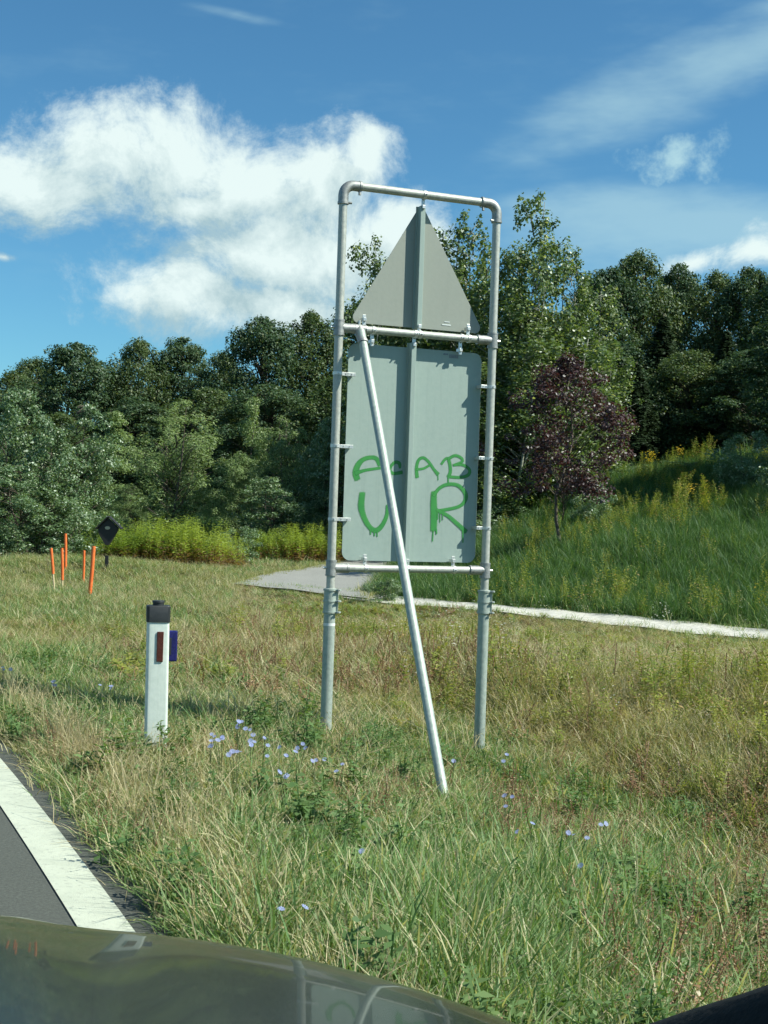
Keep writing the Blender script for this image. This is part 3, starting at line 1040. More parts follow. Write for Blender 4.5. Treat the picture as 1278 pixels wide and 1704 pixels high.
# ------------------------------------------------------------------ guide post
def build_guide_post():
    p = PZ(258, 1268, -0.05)
    p[2] = float(ground(p[0], p[1]))
    root = empty('guide_post', tuple(p))
    d = p[1]
    rz = R_(14)
    ax = np.array(((math.cos(rz), math.sin(rz), 0), (math.sin(rz), -math.cos(rz), 0), (0, 0, 1.0)))  # right, towards camera, up
    lean = np.array((-0.012, 0, 0))

    def prof(w, dp, z, n=8):
        out = []
        for sx, sy, a0 in ((1, 1, 0), (-1, 1, 90), (-1, -1, 180), (1, -1, 270)):
            r = .018
            for k in range(n):
                a = R_(a0 + 90 * k / (n - 1))
                lx, ly = sx * (w - r) + r * math.cos(a), sy * (dp - r) + r * math.sin(a)
                out.append(ax[0] * lx + ax[1] * ly + UP * z + lean * z)
        return out
    ztop = (P(258, 1034, d) - p)[2]
    zcap = (P(258, 1007, d) - p)[2]
    zk = (P(258, 999, d) - p)[2]
    w = 0.066

    def loft(rings):
        mb = MB()
        n = len(rings[0])
        V = np.concatenate(rings)
        F = [tuple(range(n - 1, -1, -1)), tuple((len(rings) - 1) * n + j for j in range(n))]
        for i in range(len(rings) - 1):
            for j in range(n):
                k = (j + 1) % n
                F.append((i * n + j, i * n + k, (i + 1) * n + k, (i + 1) * n + j))
        return mb.add(V, F)
    loft([prof(w * 1.03, .042, -.35), prof(w * 1.02, .042, 0), prof(w, .042, ztop)]).build('post_body', M['white_plastic'], root, smooth=35)
    loft([prof(w + .004, .047, ztop - .002), prof(w + .005, .048, zcap - .006), prof(w + .001, .044, zcap)]).build('cap', M['black_plastic'], root, smooth=35)
    c = lean * zcap + UP * zcap
    MB().tube([c, c + UP * (zk - zcap) * .6, c + UP * (zk - zcap) * .65, c + UP * (zk - zcap)], [.034, .034, .038, .036], 24).build('cap_knob', M['black_plastic'], root, smooth=True)
    zr0, zr1 = (P(263, 1100, d) - p)[2], (P(263, 1050, d) - p)[2]
    MB().box(lean * zr0 + ax[0] * .010 + ax[1] * .0455 + UP * (zr0 + zr1) / 2, ax, (.0195, .0045, (zr1 - zr0) / 2)).build('reflector', M['red_reflector'], root, bevel=.003)
    o = MB().box(lean * zr0 + ax[0] * (w + .022) + ax[1] * -.012 + UP * (zr0 + zr1) / 2, ax, (.030, .016, (zr1 - zr0) / 2 + .003)).build('wildlife_reflector', M['blue_reflector'], root, bevel=.009)
    o['label'] = 'small dark blue plate on the side of the post'
    MB().box(lean * zr0 + ax[0] * (w + .006) + ax[1] * .0 + UP * (zr0 + zr1) / 2, ax, (.008, .020, .05)).build('bracket', M['black_plastic'], root)
    tag(root, 'white roadside guide post with black cap and small red and blue reflectors', 'guide post')


build_guide_post()


# ------------------------------------------------------------------ orange stakes and the wayside board
def build_stakes():
    rows = [((91, 990), (85, 912), 24.0, .026, .45, 'orange topped stake with long bare wooden foot, leftmost of the five'),
            ((104, 988), (103, 912), 24.6, .027, .30, 'orange stake standing upright, second from the left of the stake cluster'),
            ((109, 955), (109, 888), 28.5, .030, .10, 'orange stake rising furthest back, behind the cluster of orange stakes'),
            ((138, 982), (140, 916), 26.5, .024, .10, 'short thin orange stake left of the thickest orange stake'),
            ((149, 995), (156, 909), 23.0, .033, .04, 'thickest orange stake leaning right, rightmost of the five')]
    for (bx, by), (tx, ty), d, r, foot, lab in rows:
        b, t = P(bx, by, d), P(tx, ty, d)
        g = float(ground(b[0], b[1]))
        root = empty('marker_stake', (b[0], b[1], g))
        off = np.array((b[0], b[1], g))
        v = t - b
        b2 = b + v * ((g - .3 - b[2]) / v[2])
        mid = b + v * max(foot, .08)
        MB().tube([b2 - off, t - v * .02 - off], r * .62, 10).build('stake', M['stake'], root, smooth=True)
        MB().tube([mid - off, b + v * .55 - off + np.array((.004, 0, 0)), t - off], [r, r * 1.02, r], 12).build('sleeve', M['orange'], root, smooth=True)
        tag(root, lab, 'marker stake', 'orange marker stakes')


build_stakes()


def build_wayside_board():
    d = 29.0
    b = P(178, 938, d)
    g = float(ground(b[0], b[1]))
    root = empty('wayside_board', (b[0], b[1], g))
    off = np.array((b[0], b[1], g))
    q = lambda px, py, dd=0.0: P(px, py, d + dd) - off
    MB().box((q(178, 905) + np.array((0, 0, -.6 - .5))) * .5 + np.array((0, 0, (q(178, 905)[2] - (-.55)) * 0)), np.eye(3), (.035, .03, (q(178, 905)[2] + .5) / 2 + .05)).build('post', M['dark_wood'], root, bevel=.004)
    outline = [q(180, 862), q(197, 879), q(193, 888), q(181, 907), q(175, 907), q(164, 888), q(163, 879)]
    MB().prism(outline, (0, .10, 0)).build('board', M['dark_wood'], root, bevel=.004)
    for a, c in (((180, 860), (159, 881)), ((180, 860), (201, 881))):
        p0, p1 = q(*a, -.06), q(*c, -.06)
        n = np.cross(p1 - p0, (0, 1, 0))
        n = n / np.linalg.norm(n) * .025
        if n[2] < 0:
            n = -n
        MB().prism([p0, p1, p1 + n, p0 + n], (0, .22, 0)).build('roof_slat', M['dark_wood'], root, bevel=.003)
    c = q(179, 878.5)
    th = np.linspace(0, 2 * np.pi, 24, endpoint=False)
    MB().prism([c + np.array((.055 * math.cos(t), -.016, .035 * math.sin(t))) for t in th], (0, .018, 0)).build('medallion', M['medal'], root)
    tag(root, 'black kite-shaped wayside board with small roof and pale oval medallion', 'wayside board')


build_wayside_board()


# ------------------------------------------------------------------ the car the photograph was taken from
def build_car():
    th = R_(22.0)
    fw = np.array((-math.sin(th), math.cos(th), 0))
    rt = np.array((math.cos(th), math.sin(th), 0))
    root = empty('car', (0, 0, 0))

    def W(f, r, z):
        return fw * f + rt * r + UP * z
    rc, hw, fc, Lf, nn = -.36, 1.0, 0.25, 1.42, 3.4
    ZT = 1.262

    def surf(rho, ang):
        c, s = math.cos(ang), math.sin(ang)
        k = (abs(c) ** nn + abs(s) ** nn) ** (-1 / nn)
        r, f = rc + hw * rho * k * c, fc + Lf * rho * k * s
        z = ZT - .115 * (f - fc) - .065 * rho ** 4 - .16 * (max(0, rho - .80) / .20) ** 2.2
        q = (r - rc) / hw
        # raised power dome and crease
        e = abs(q) - .50 - .05 * (f - fc)
        z += .012 / (1 + math.exp(e * 60)) - .012
        return W(f, r, z)
    rhos = np.concatenate([np.linspace(.02, .8, 22), np.linspace(.82, 1.0, 14)])
    angs = np.linspace(0, math.pi, 80)
    V = [surf(r, a) for r in rhos for a in angs]
    n = len(angs)
    F = [(i * n + j, (i + 1) * n + j, (i + 1) * n + j + 1, i * n + j + 1) for i in range(len(rhos) - 1) for j in range(n - 1)]
    # straight rear part up to the windscreen
    MBh = MB().add(V, F)
    V2, F2 = [], []
    fs = np.linspace(fc, -.35, 6)
    prof = [(-r, math.pi) for r in rhos[::-1]] + [(r, 0.0) for r in rhos]
    for k, f in enumerate(fs):
        for r, a in prof:
            p = surf(abs(r), a)
            V2.append(p - fw * (fc - f) + UP * .02 * (fc - f))
    m = len(prof)
    F2 = [(i * m + j, i * m + j + 1, (i + 1) * m + j + 1, (i + 1) * m + j) for i in range(len(fs) - 1) for j in range(m - 1)]
    MBh.add(V2, F2)
    h = MBh.build('bonnet', M['car'], root)
    h.data.polygons.foreach_set('use_smooth', [True] * len(h.data.polygons))
    # body skirt down to the sill
    V, F = [], []
    outl = [surf(1.0, math.pi) - fw * (fc + .35)] + [surf(1.0, a) for a in angs[::-1]] + [surf(1.0, 0.0) - fw * (fc + .35)]
    lv = [(1.0, 0.0), (1.012, -.10), (1.02, -.30), (.99, -.62)]
    ctr = W(fc, rc, 0)
    for s, dz in lv:
        for p in outl:
            q = ctr + (p - ctr) * np.array((s, s, 1))
            V.append(np.array((q[0], q[1], p[2] + dz - .004)))
    m = len(outl)
    F = [(i * m + j, i * m + j + 1, (i + 1) * m + j + 1, (i + 1) * m + j) for i in range(len(lv) - 1) for j in range(m - 1)]
    o = MB().add(V, F).build('front_wing', M['car'], root)
    o.data.polygons.foreach_set('use_smooth', [True] * len(o.data.polygons))
    for r in (rc - .78, rc + .78):
        w = empty('wheel', (0, 0, 0))
        w.parent = root
        c = W(.55, r, .33)
        th_ = np.linspace(0, 2 * np.pi, 32)
        MB().tube([c - rt * .1, c - rt * .085, c + rt * .085, c + rt * .1], [.30, .33, .33, .30], 32).build('tyre', M['rubber'], w, smooth=True)
        MB().tube([c - rt * .105, c + rt * .105], .21, 24).build('rim', M['steel_dark'], w, smooth=True)
    # windscreen-side end of the dashboard, low at the right of the view
    pts = []
    for px, py, d in ((1040, 1736, .62), (1120, 1708, .60), (1200, 1681, .58), (1290, 1654, .55), (1420, 1610, .5)):
        pts.append(P(px, py, d) - UP * .03)
    MB().tube(pts + [pts[-1] + rt * .2], [.028, .03, .03, .03, .03, .03], 20).build('dashboard_edge', M['dash'], root, smooth=True)
    V = [p for p in pts] + [p - UP * .3 - fw * .1 for p in pts]
    k = len(pts)
    MB().add(V, [(i, i + 1, k + i + 1, k + i) for i in range(k - 1)]).build('dashboard_panel', M['dash'], root)
    tag(root, 'glossy dark car bonnet in the foreground at the lower left', 'car')


build_car()


# ------------------------------------------------------------------ trees
def leaf_quads(C, N, size, rng, aspect=0.55):
    """leaves as rhombs: centres C, normals N"""
    n = len(C)
    t = rng.randn(n, 3)
    N = N / (np.linalg.norm(N, axis=1)[:, None] + 1e-9)
    a = np.cross(N, t)
    a /= np.linalg.norm(a, axis=1)[:, None] + 1e-9
    b = np.cross(N, a)
    s = size * (0.65 + 0.7 * rng.rand(n))[:, None]
    fold = N * s * .12
    V = np.stack([C - a * s * .5, C + b * s * .5 * aspect - fold, C + a * s * .5, C - b * s * .5 * aspect - fold], 1).reshape(-1, 3)
    F = np.arange(4 * n).reshape(n, 4)
    r = np.repeat(rng.rand(n), 4)
    return V, F, r


def limb_mesh(paths, seg=6):
    mb = MB()
    for pts, r0, r1 in paths:
        mb.tube(pts, np.linspace(r0, r1, len(pts)), seg)
    return np.concatenate(mb.v), mb.f


def make_tree(rng, height, z0, rmax, shape, clumps, per, csize, leaf, lmat, bmat, trunk_r, flat=.7, up=.35, leaders=1, aspect=.55, lobes=5, name='tree'):
    """returns (crown mesh, trunk mesh)"""
    C, paths = [], []
    ph = rng.rand(lobes) * 6.28
    am = rng.rand(lobes) * .22
    lead = []
    for l in range(leaders):
        a = rng.rand() * 6.28
        q = (0.0 if leaders == 1 else 1.0) * rmax * .45
        lead.append((q * math.cos(a), q * math.sin(a), 1.0 if l == 0 else .78 + .2 * rng.rand()))
    for l, (lx, ly, ls) in enumerate(lead):
        top = np.array((lx + rng.randn() * .1, ly + rng.randn() * .1, height * ls * .97))
        pts = [np.array((lx * .12, ly * .12, -.5)), np.array((lx * .15, ly * .15, 0)), np.array((lx * .4, ly * .4, height * .25 * ls)) + rng.randn(3) * .1,
               np.array((lx * .8, ly * .8, height * .55 * ls)) + rng.randn(3) * .15, top]
        paths.append((resample(pts, 9), trunk_r / math.sqrt(leaders), trunk_r * .08))
    k = 0
    while k < clumps:
        lx, ly, ls = lead[rng.randint(leaders)]
        t = rng.rand()
        hh = height * ls
        z = z0 + (hh - z0) * t
        R = rmax * shape(t) * (1 if leaders == 1 else .72)
        a = rng.rand() * 6.28
        R *= 1 + sum(am[i] * math.sin((i + 1) * a + ph[i] + t * 5) for i in range(lobes))
        if rng.rand() < .35 * max(0, math.sin(3 * a + ph[0] * 3 + t * 9)):
            continue
        rr = R * (rng.rand() ** .45)
        if R < .15 and rng.rand() > .3:
            continue
        c = np.array((lx * min(1, .3 + t) + rr * math.cos(a), ly * min(1, .3 + t) + rr * math.sin(a), z))
        cs = csize * (.5 + .9 * rng.rand() ** 1.5) * min(1.0, .45 + R / rmax)
        C.append((c, cs))
        if rng.rand() < .5:
            st = np.array((lx * .5, ly * .5, max(.4, z - rr * .8)))
            mid = (st + c) / 2 + np.array((0, 0, .1 * rr)) + rng.randn(3) * .06
            paths.append(([st, mid, c], trunk_r * .22, trunk_r * .04))
        k += 1
    P_, N_ = [], []
    for c, cs in C:
        n = int(per * (cs / csize) ** 1.6) + 8
        d = rng.randn(n, 3)
        d /= np.linalg.norm(d, axis=1)[:, None]
        rad = cs * (rng.rand(n) ** .38)[:, None]
        p = c + d * rad * np.array((1, 1, flat))
        P_.append(p)
        N_.append(d * .7 + np.array((0, 0, up * 2)) + rng.randn(n, 3) * .55)
    Pn, Nn = np.concatenate(P_), np.concatenate(N_)
    keep = Pn[:, 2] > .05
    V, F, r = leaf_quads(Pn[keep], Nn[keep], leaf, rng, aspect)
    crown = mesh_np(name + '_crown', V, F, lmat, attrs={'rnd': r})
    v, f = limb_mesh(paths)
    trunk = mesh_np(name + '_trunk', v, f, bmat, True)
    return crown, trunk


def make_spruce(rng, height, rmax, lmat, bmat):
    Cc, Nn = [], []
    paths = [([np.array((0, 0, -.5)), np.array((0, 0, height * .5)), np.array((0, 0, height))], .16, .02)]
    z = .8
    while z < height - .15:
        t = z / height
        R = rmax * (1 - t) ** .8 + .12
        nb = 8
        a0 = rng.rand() * 6.28
        for k in range(nb):
            a = a0 + k * 6.28 / nb + rng.randn() * .15
            L = R * (.75 + .4 * rng.rand())
            n = int(16 + 45 * L)
            s = rng.rand(n) ** .8 * L
            w = (rng.rand(n) - .5) * (.18 + .55 * s * (1 - s / (L + .2)))
            p = np.stack([np.cos(a) * s - np.sin(a) * w, np.sin(a) * s + np.cos(a) * w, z - .28 * s + .12 * s * s / (L + .1) - rng.rand(n) * .22 * (1 + s)], 1)
            Cc.append(p)
            Nn.append(np.stack([np.cos(a) * np.full(n, .3), np.sin(a) * np.full(n, .3), np.ones(n)], 1) + rng.randn(n, 3) * .35)
        z += .2
    V, F, r = leaf_quads(np.concatenate(Cc), np.concatenate(Nn), .22, rng, .35)
    v, f = limb_mesh(paths)
    return mesh_np('spruce_crown', V, F, lmat, attrs={'rnd': r}), mesh_np('spruce_trunk', v, f, bmat, True)


rg = np.random.RandomState(21)
dome = lambda t: math.sin(math.pi * min(1, .12 + t * .88) ** .85) ** .6
bush = lambda t: (1 - t ** 2.2) ** .6 * (.72 + .28 * min(1, t * 5))
egg = lambda t: (math.sin(math.pi * (.08 + .92 * t) ** .62)) ** .75
crownf = lambda t: (1 - t ** 2.6) ** .62 * (.66 + .34 * min(1, t * 3))
aspf = lambda t: max(0, math.sin(math.pi * (.10 + .90 * t) ** .8)) ** .55 * .84 + .16
spire = lambda t: (1 - t) ** .55 * (.45 + .55 * min(1, t * 3.5))
cone = lambda t: (1 - t) ** .62 * (.55 + .45 * min(1, t * 4))
PROTO = {
    'oak': [make_tree(rg, 10, .6, 3.9, crownf, 300, 140, .72, .17, (M['oak'], M['oak_light'], M['oak'], M['oak_light'])[_], M['bark'], .20, flat=(.7, .9, .6, 1.0)[_], name='oak') for _ in range(4)],
    'alder': [make_tree(rg, 7, .15, 2.9, bush, 230, 110, .50, .135, M['alder'], M['bark'], .12, leaders=2, name='alder') for _ in range(2)],
    'willow': [make_tree(rg, 6, .1, 3.0, bush, 240, 135, .48, .12, M['willow'], M['bark'], .10, leaders=3, aspect=.30, up=.6, name='willow') for _ in range(2)],
    'aspen': [make_tree(rg, 10, .8, 2.2, aspf, 300, 85, .40, .115, M['aspen'], M['bark_pale'], .13, flat=1.25, leaders=4, aspect=.8, lobes=7, name='aspen') for _ in range(3)],
    'plum': [make_tree(rg, 4.0, 1.15, 1.30, dome, 135, 100, .27, .07, M['plum'], M['bark'], .045, aspect=.6, name='plum')],
    'spruce': [make_spruce(rg, 11, 2.2, M['spruce'], M['bark']) for _ in range(1)],
    'shrub': [make_tree(rg, 2.0, .05, 1.1, bush, 60, 170, .30, .075, M['alder'], M['bark'], .03, leaders=3, name='shrub') for _ in range(2)],
    'sapling': [make_tree(rg, 6, .3, .85, egg, 70, 150, .36, .10, M['willow'], M['bark'], .05, aspect=.4, name='sapling')],
}
CATS = {'oak': ('oak_tree', 'tree'), 'alder': ('alder_tree', 'tree'), 'willow': ('willow_tree', 'tree'), 'aspen': ('aspen_tree', 'tree'), 'plum': ('plum_tree', 'tree'),
        'spruce': ('spruce_tree', 'tree'), 'shrub': ('shrub', 'shrub'), 'sapling': ('young_tree', 'tree')}
PH = {'oak': (10, 3.6), 'alder': (7, 2.9), 'willow': (6, 3.0), 'aspen': (10, 1.9), 'plum': (4.0, 1.30), 'spruce': (11, 2.2), 'shrub': (2, 1.1), 'sapling': (6, .85)}
tn = [0]


def plant(kind, px, top, wpx, d, label, group=None, var=None):
    """tree with its axis at pixel px, top at pixel row top, crown wpx pixels wide, at distance d"""
    x = P(px, top, d)[0]
    zt = P(px, top, d)[2]
    g = float(ground(x, d))
    h0, r0 = PH[kind]
    hs = (zt - g) / h0
    ws = (wpx / FPX * d) / (2 * r0) * {'oak': 1.35, 'aspen': 1.25, 'willow': 1.15}.get(kind, 1.1)
    v = PROTO[kind][(tn[0] if var is None else var) % len(PROTO[kind])]
    tn[0] += 1
    root = empty(CATS[kind][0], (x, d, g - .05), (tn[0] * 2.4) % 6.28)
    root.scale = (ws, ws, hs)
    link('crown', v[0], root)
    link('trunk', v[1], root)
    tag(root, label, CATS[kind][1], group)


RIDGE = 'dark trees of the wood on the left ridge'
ridge = [(-70, 640, 170, 78, 'tree of the left wood just beyond the left edge of the photo'), (25, 622, 120, 76, 'dark oak at the far left edge, lowest crown of the ridge'),
         (125, 570, 150, 74, 'tall dark oak with domed crown, left of the dip in the skyline'), (60, 600, 130, 82, 'dark oak behind the domed oak at the left skyline'),
         (190, 635, 120, 84, 'low dark oak filling the dip in the skyline'), (232, 568, 120, 76, 'dark oak right beside the dip in the left skyline'),
         (305, 562, 130, 78, 'dark oak above the round bush tree'), (372, 590, 110, 82, 'dark oak in the shallow notch of the left skyline'),
         (440, 528, 150, 76, 'tall dark oak left of the sign where the skyline steps up'), (520, 524, 140, 78, 'dark oak on the skyline just left of the sign post'),
         (600, 505, 150, 80, 'dark oak behind the left sign post'), (680, 520, 150, 82, 'dark oak hidden mostly behind the sign plates'), (770, 520, 150, 80, 'dark oak behind the aspens right of the sign'),
         (100, 690, 160, 64, 'lower oak in front of the domed oak on the left'), (230, 660, 150, 66, 'lower oak filling the gap behind the round bush tree'), (350, 650, 160, 66, 'lower dark oak between round bush tree and ridge'),
         (450, 640, 170, 64, 'lower dark oak behind the slender pale young tree'), (560, 630, 170, 62, 'lower dark oak behind the left sign post'), (-40, 700, 160, 64, 'lower oak beyond the left edge of the photo'),
         (880, 520, 150, 74, 'dark oak between the aspens and the right wood')]
for px, top, w, d, lab in ridge:
    plant('oak', px, top, w, d, lab, RIDGE)
RIGHT = 'dark trees of the wood on the right'
for kind, px, top, w, d, lab in (
        ('oak', 1010, 448, 150, 66, 'dark oak touching the right side of the aspens'), ('oak', 1062, 424, 150, 68, 'tallest dark oak of the right wood skyline'), ('oak', 1130, 440, 130, 72, 'dark oak right of the highest point of the right wood'),
        ('oak', 1195, 458, 130, 68, 'dark oak in the dip of the right skyline'), ('oak', 1255, 446, 130, 66, 'dark oak at the right edge of the photo'), ('oak', 1340, 420, 170, 62, 'dark oak beyond the right edge of the photo'),
        ('spruce', 1105, 520, 130, 60, 'dark spruce standing in front of the right wood'), ('spruce', 1210, 545, 120, 58, 'dark spruce near the right edge in front of the oaks'),
        ('oak', 1030, 570, 150, 60, 'lower dark oak behind the purple tree'), ('oak', 1150, 585, 150, 58, 'lower dark oak in the middle of the right wood'), ('oak', 1265, 575, 160, 56, 'lower dark oak at the right edge above the shrub'),
        ('spruce', 1060, 600, 120, 56, 'small dark spruce between the purple tree and right wood'),
        ('oak', 1450, 330, 240, 44, 'large oak beyond the right edge shading the slope'), ('oak', 1590, 250, 330, 34, 'near oak beyond the right edge shading the slope')):
    plant(kind, px, top, w, d, lab, RIGHT)
for kind, px, top, w, d, lab in (
        ('alder', 15, 640, 190, 34, 'broad green alder filling the left edge of the photo'), ('alder', 110, 668, 170, 33, 'green alder behind the orange stakes'),
        ('alder', 60, 770, 190, 31.5, 'low alder at the foot of the left trees by the orange stakes'), ('alder', -90, 700, 200, 32, 'alder just outside the left edge of the photo'),
        ('willow', 285, 668, 235, 44, 'big round grey-green willow above the goldenrod'), ('sapling', 190, 672, 70, 50, 'slender pale young tree left of the round willow'), ('sapling', 423, 645, 62, 46, 'slender pale young tree with pointed top between willow and sign'),
        ('willow', 385, 745, 130, 43, 'low silvery willow right of the round willow'), ('willow', 490, 690, 150, 45, 'olive willow left of the sign posts'), ('alder', 550, 662, 130, 44, 'green alder half hidden by the left sign post'),
        ('alder', 470, 790, 160, 41, 'low green alder above the right goldenrod patch'), ('willow', 235, 800, 120, 43, 'low willow at the foot of the round willow'), ('alder', 600, 760, 170, 42, 'low alder behind the sign plate and left post'), ('alder', 700, 740, 170, 43, 'low alder behind the middle of the sign')):
    plant(kind, px, top, w, d, lab, 'bushy trees at the edge of the lane')
for px, top, w, d, lab in ((645, 398, 130, 43, 'tall aspen with its tip showing left of the triangle plate'), (735, 420, 150, 44, 'aspen behind the triangle plate'), (795, 345, 150, 42, 'tall aspen just right of the triangle plate'), (880, 326, 140, 40, 'tallest aspen with pointed top right of the sign'),
                           (968, 398, 120, 41, 'aspen with thin tip at the right of the aspen group'), (925, 480, 170, 39, 'bushy aspen in front of the tall ones above the purple tree'), (845, 560, 170, 38, 'low leafy aspen right of the sign post'), (1000, 540, 100, 42, 'small aspen at the right end of the aspen group'), (770, 640, 150, 38.5, 'low aspen behind the right sign post')):
    plant('aspen', px, top, w, d, lab, 'aspens right of the sign')
plant('plum', 945, 592, 200, 30, 'small purple-leaved plum tree on a thin trunk')
for px, top, w, d, lab in ((1245, 712, 110, 34, 'bright green shrub at the right edge on top of the slope'), (1150, 765, 110, 38, 'shrub among yellow flowers on the slope crest'), (1060, 770, 90, 40, 'small shrub left of the yellow flowers'), (845, 830, 100, 37, 'dark shrub at the foot of the aspens'),
                           (985, 790, 70, 33, 'light green shrub just right of the purple tree trunk'), (1320, 740, 140, 30, 'shrub beyond the right edge on the slope'), (780, 840, 130, 37, 'shrub behind the right sign post at the lane'), (640, 955, 60, 24.5, 'leafy clump at the lane edge behind the brace tube'), (395, 872, 80, 35, 'green shrub between the two goldenrod patches')):
    plant('shrub', px, top, w, d, lab, 'shrubs on the banks')


# ------------------------------------------------------------------ herbs, grasses and flowers
def blades(rng, n, h, w, spread, lean, seed=0.0, bow=1.8):
    """a tuft of bent blades; returns verts, faces (quads, tip degenerate avoided by tiny width), rnd"""
    V, F, Rn = [], [], []
    ts = np.array((0, .4, .75, 1.0))
    ws = np.array((.9, 1.0, .65, .08))
    for i in range(n):
        a = rng.rand() * 6.28
        b = np.array((rng.randn() * spread, rng.randn() * spread, -.02))
        hh = h * (.45 + .75 * rng.rand())
        le = lean * (.2 + 1.2 * rng.rand())
        dr = np.array((math.cos(a), math.sin(a), 0))
        tw = a + 1.57 + rng.randn() * .6
        side = np.array((math.cos(tw), math.sin(tw), 0))
        ww = w * (.6 + .8 * rng.rand())
        o = len(V)
        r = rng.rand()
        pts = [b + UP * hh * (t - .35 * le * t ** 2) + dr * hh * le * t ** bow for t in ts]
        for p, q in zip(pts, ws):
            V += [p - side * ww * q * .5, p + side * ww * q * .5]
            Rn += [r, r]
        for k in range(3):
            F.append((o + 2 * k, o + 2 * k + 1, o + 2 * k + 3, o + 2 * k + 2))
        if seed and rng.rand() < seed:
            c = pts[-1]
            ax = pts[-1] - pts[-2]
            ax /= np.linalg.norm(ax)
            for m in range(5):
                cc = c - ax * (m * .011)
                o = len(V)
                sd_ = rng.randn(3) * .0016
                V += [cc, cc + sd_ + ax * .006, cc + ax * .013, cc - sd_ + ax * .006]
                Rn += [r * .8] * 4
                F.append((o, o + 1, o + 2, o + 3))
    return np.array(V), np.array(F), np.array(Rn)


def herb(rng, n, h, leafs, lsize, spread, brown=0.0, droop=.15, aspect=.35):
    V, F, Rn = [], [], []
    fl = []
    for i in range(n):
        b = np.array((rng.randn() * spread, rng.randn() * spread, -.02))
        a = rng.rand() * 6.28
        dr = np.array((math.cos(a), math.sin(a), 0))
        hh = h * (.6 + .5 * rng.rand())
        pts = [b + UP * hh * t + dr * hh * .22 * t ** 2 * rng.rand() for t in (0, .35, .7, 1)]
        o = len(V)
        sd_ = np.array((-dr[1], dr[0], 0)) * .0028
        r = rng.rand() * .6
        for p in pts:
            V += [p - sd_, p + sd_]
            Rn += [r, r]
        for k in range(3):
            F.append((o + 2 * k, o + 2 * k + 1, o + 2 * k + 3, o + 2 * k + 2))
        for k in range(leafs):
            t = .12 + .88 * (k + rng.rand()) / leafs
            j = min(2, int(t * 3))
            p = pts[j] + (pts[j + 1] - pts[j]) * (t * 3 - j if t < 1 else 1)
            aa = k * 2.4 + rng.randn() * .4
            L = lsize * (1.15 - .65 * t) * (.7 + .6 * rng.rand())
            dd = np.array((math.cos(aa), math.sin(aa), .45 - droop + rng.randn() * .25))
            dd /= np.linalg.norm(dd)
            ss = np.array((-math.sin(aa), math.cos(aa), rng.randn() * .3)) * L * aspect * .5
            o = len(V)
            V += [p, p + dd * L * .5 + ss, p + dd * L - UP * L * droop, p + dd * L * .5 - ss]
            rr = rng.rand() * .88 if brown else rng.rand()
            if brown and t < brown * (.5 + rng.rand()):
                rr = .97
            Rn += [rr] * 4
            F.append((o, o + 1, o + 2, o + 3))
        fl.append(pts[-1])
    return np.array(V), np.array(F), np.array(Rn), fl


def rosette(rng, n, L, w):
    V, F, Rn = [], [], []
    for i in range(n):
        a = i * 2.4 + rng.randn() * .2
        l = L * (.6 + .6 * rng.rand())
        el = .25 + .6 * rng.rand()
        dr = np.array((math.cos(a), math.sin(a), 0))
        sd_ = np.array((-math.sin(a), math.cos(a), 0))
        o = len(V)
        r = rng.rand()
        for t, ww in ((0, .15), (.35, .7), (.7, 1.0), (.9, .7), (1, .1)):
            p = dr * l * t + UP * (l * el * (t - .55 * t * t))
            V += [p - sd_ * w * ww * .5 + UP * .006, p + sd_ * w * ww * .5 + UP * .006]
            Rn += [r, r]
        for k in range(4):
            F.append((o + 2 * k, o + 2 * k + 1, o + 2 * k + 3, o + 2 * k + 2))
    return np.array(V), np.array(F), np.array(Rn)


SCOL = {}


def proto_set(key, name, meshes):
    c = bpy.data.collections.new(key)
    for me in meshes:
        o = bpy.data.objects.new(name, me)
        c.objects.link(o)
    SCOL[key] = (c, len(meshes))


gr = np.random.RandomState(4)


def tufts(key, name, mat, k, fn):
    ms = []
    for i in range(k):
        r = fn(gr)
        ms.append(mesh_np(name, r[0], r[1], mat, attrs={'rnd': r[2]}))
    proto_set(key, name, ms)


tufts('short_green', 'short_green_tuft', M['g_green'], 5, lambda g: blades(g, 26, .13, .0055, .045, .75))
tufts('mid_green', 'mid_green_tuft', M['g_green'], 5, lambda g: blades(g, 24, .27, .0070, .045, .60))
tufts('olive', 'olive_tuft', M['g_olive'], 5, lambda g: blades(g, 24, .20, .0050, .05, .65, .2))
tufts('tall_olive', 'tall_olive_tuft', M['g_olive'], 5, lambda g: blades(g, 24, .42, .0055, .07, .5, .35))
tufts('straw', 'straw_tuft', M['g_straw'], 5, lambda g: blades(g, 16, .36, .0040, .045, .55, .5, 2.2))
tufts('short_straw', 'short_straw_tuft', M['g_straw'], 5, lambda g: blades(g, 22, .12, .0045, .06, 1.1))
tufts('lush', 'lush_tuft', M['g_lush'], 5, lambda g: blades(g, 30, .42, .009, .09, .8))
tufts('herb', 'herb_stem', M['herb'], 5, lambda g: herb(g, 5, .62, 26, .075, .06))
tufts('dead', 'dead_stem', M['dead'], 4, lambda g: herb(g, 6, .50, 22, .030, .07, aspect=.8))
tufts('weed', 'weed_rosette', M['weed'], 4, lambda g: rosette(g, 12, .10, .028))
tufts('leafy', 'leafy_weed', M['weed'], 4, lambda g: herb(g, 6, .26, 20, .07, .05, aspect=.42))
tufts('clover', 'low_leafy_weed', M['weed'], 4, lambda g: herb(g, 9, .16, 12, .045, .06, aspect=.6))
tufts('goldenrod_s', 'goldenrod_stem', M['herb'], 4, lambda g: herb(g, 7, 1.15, 60, .13, .13, aspect=.22))


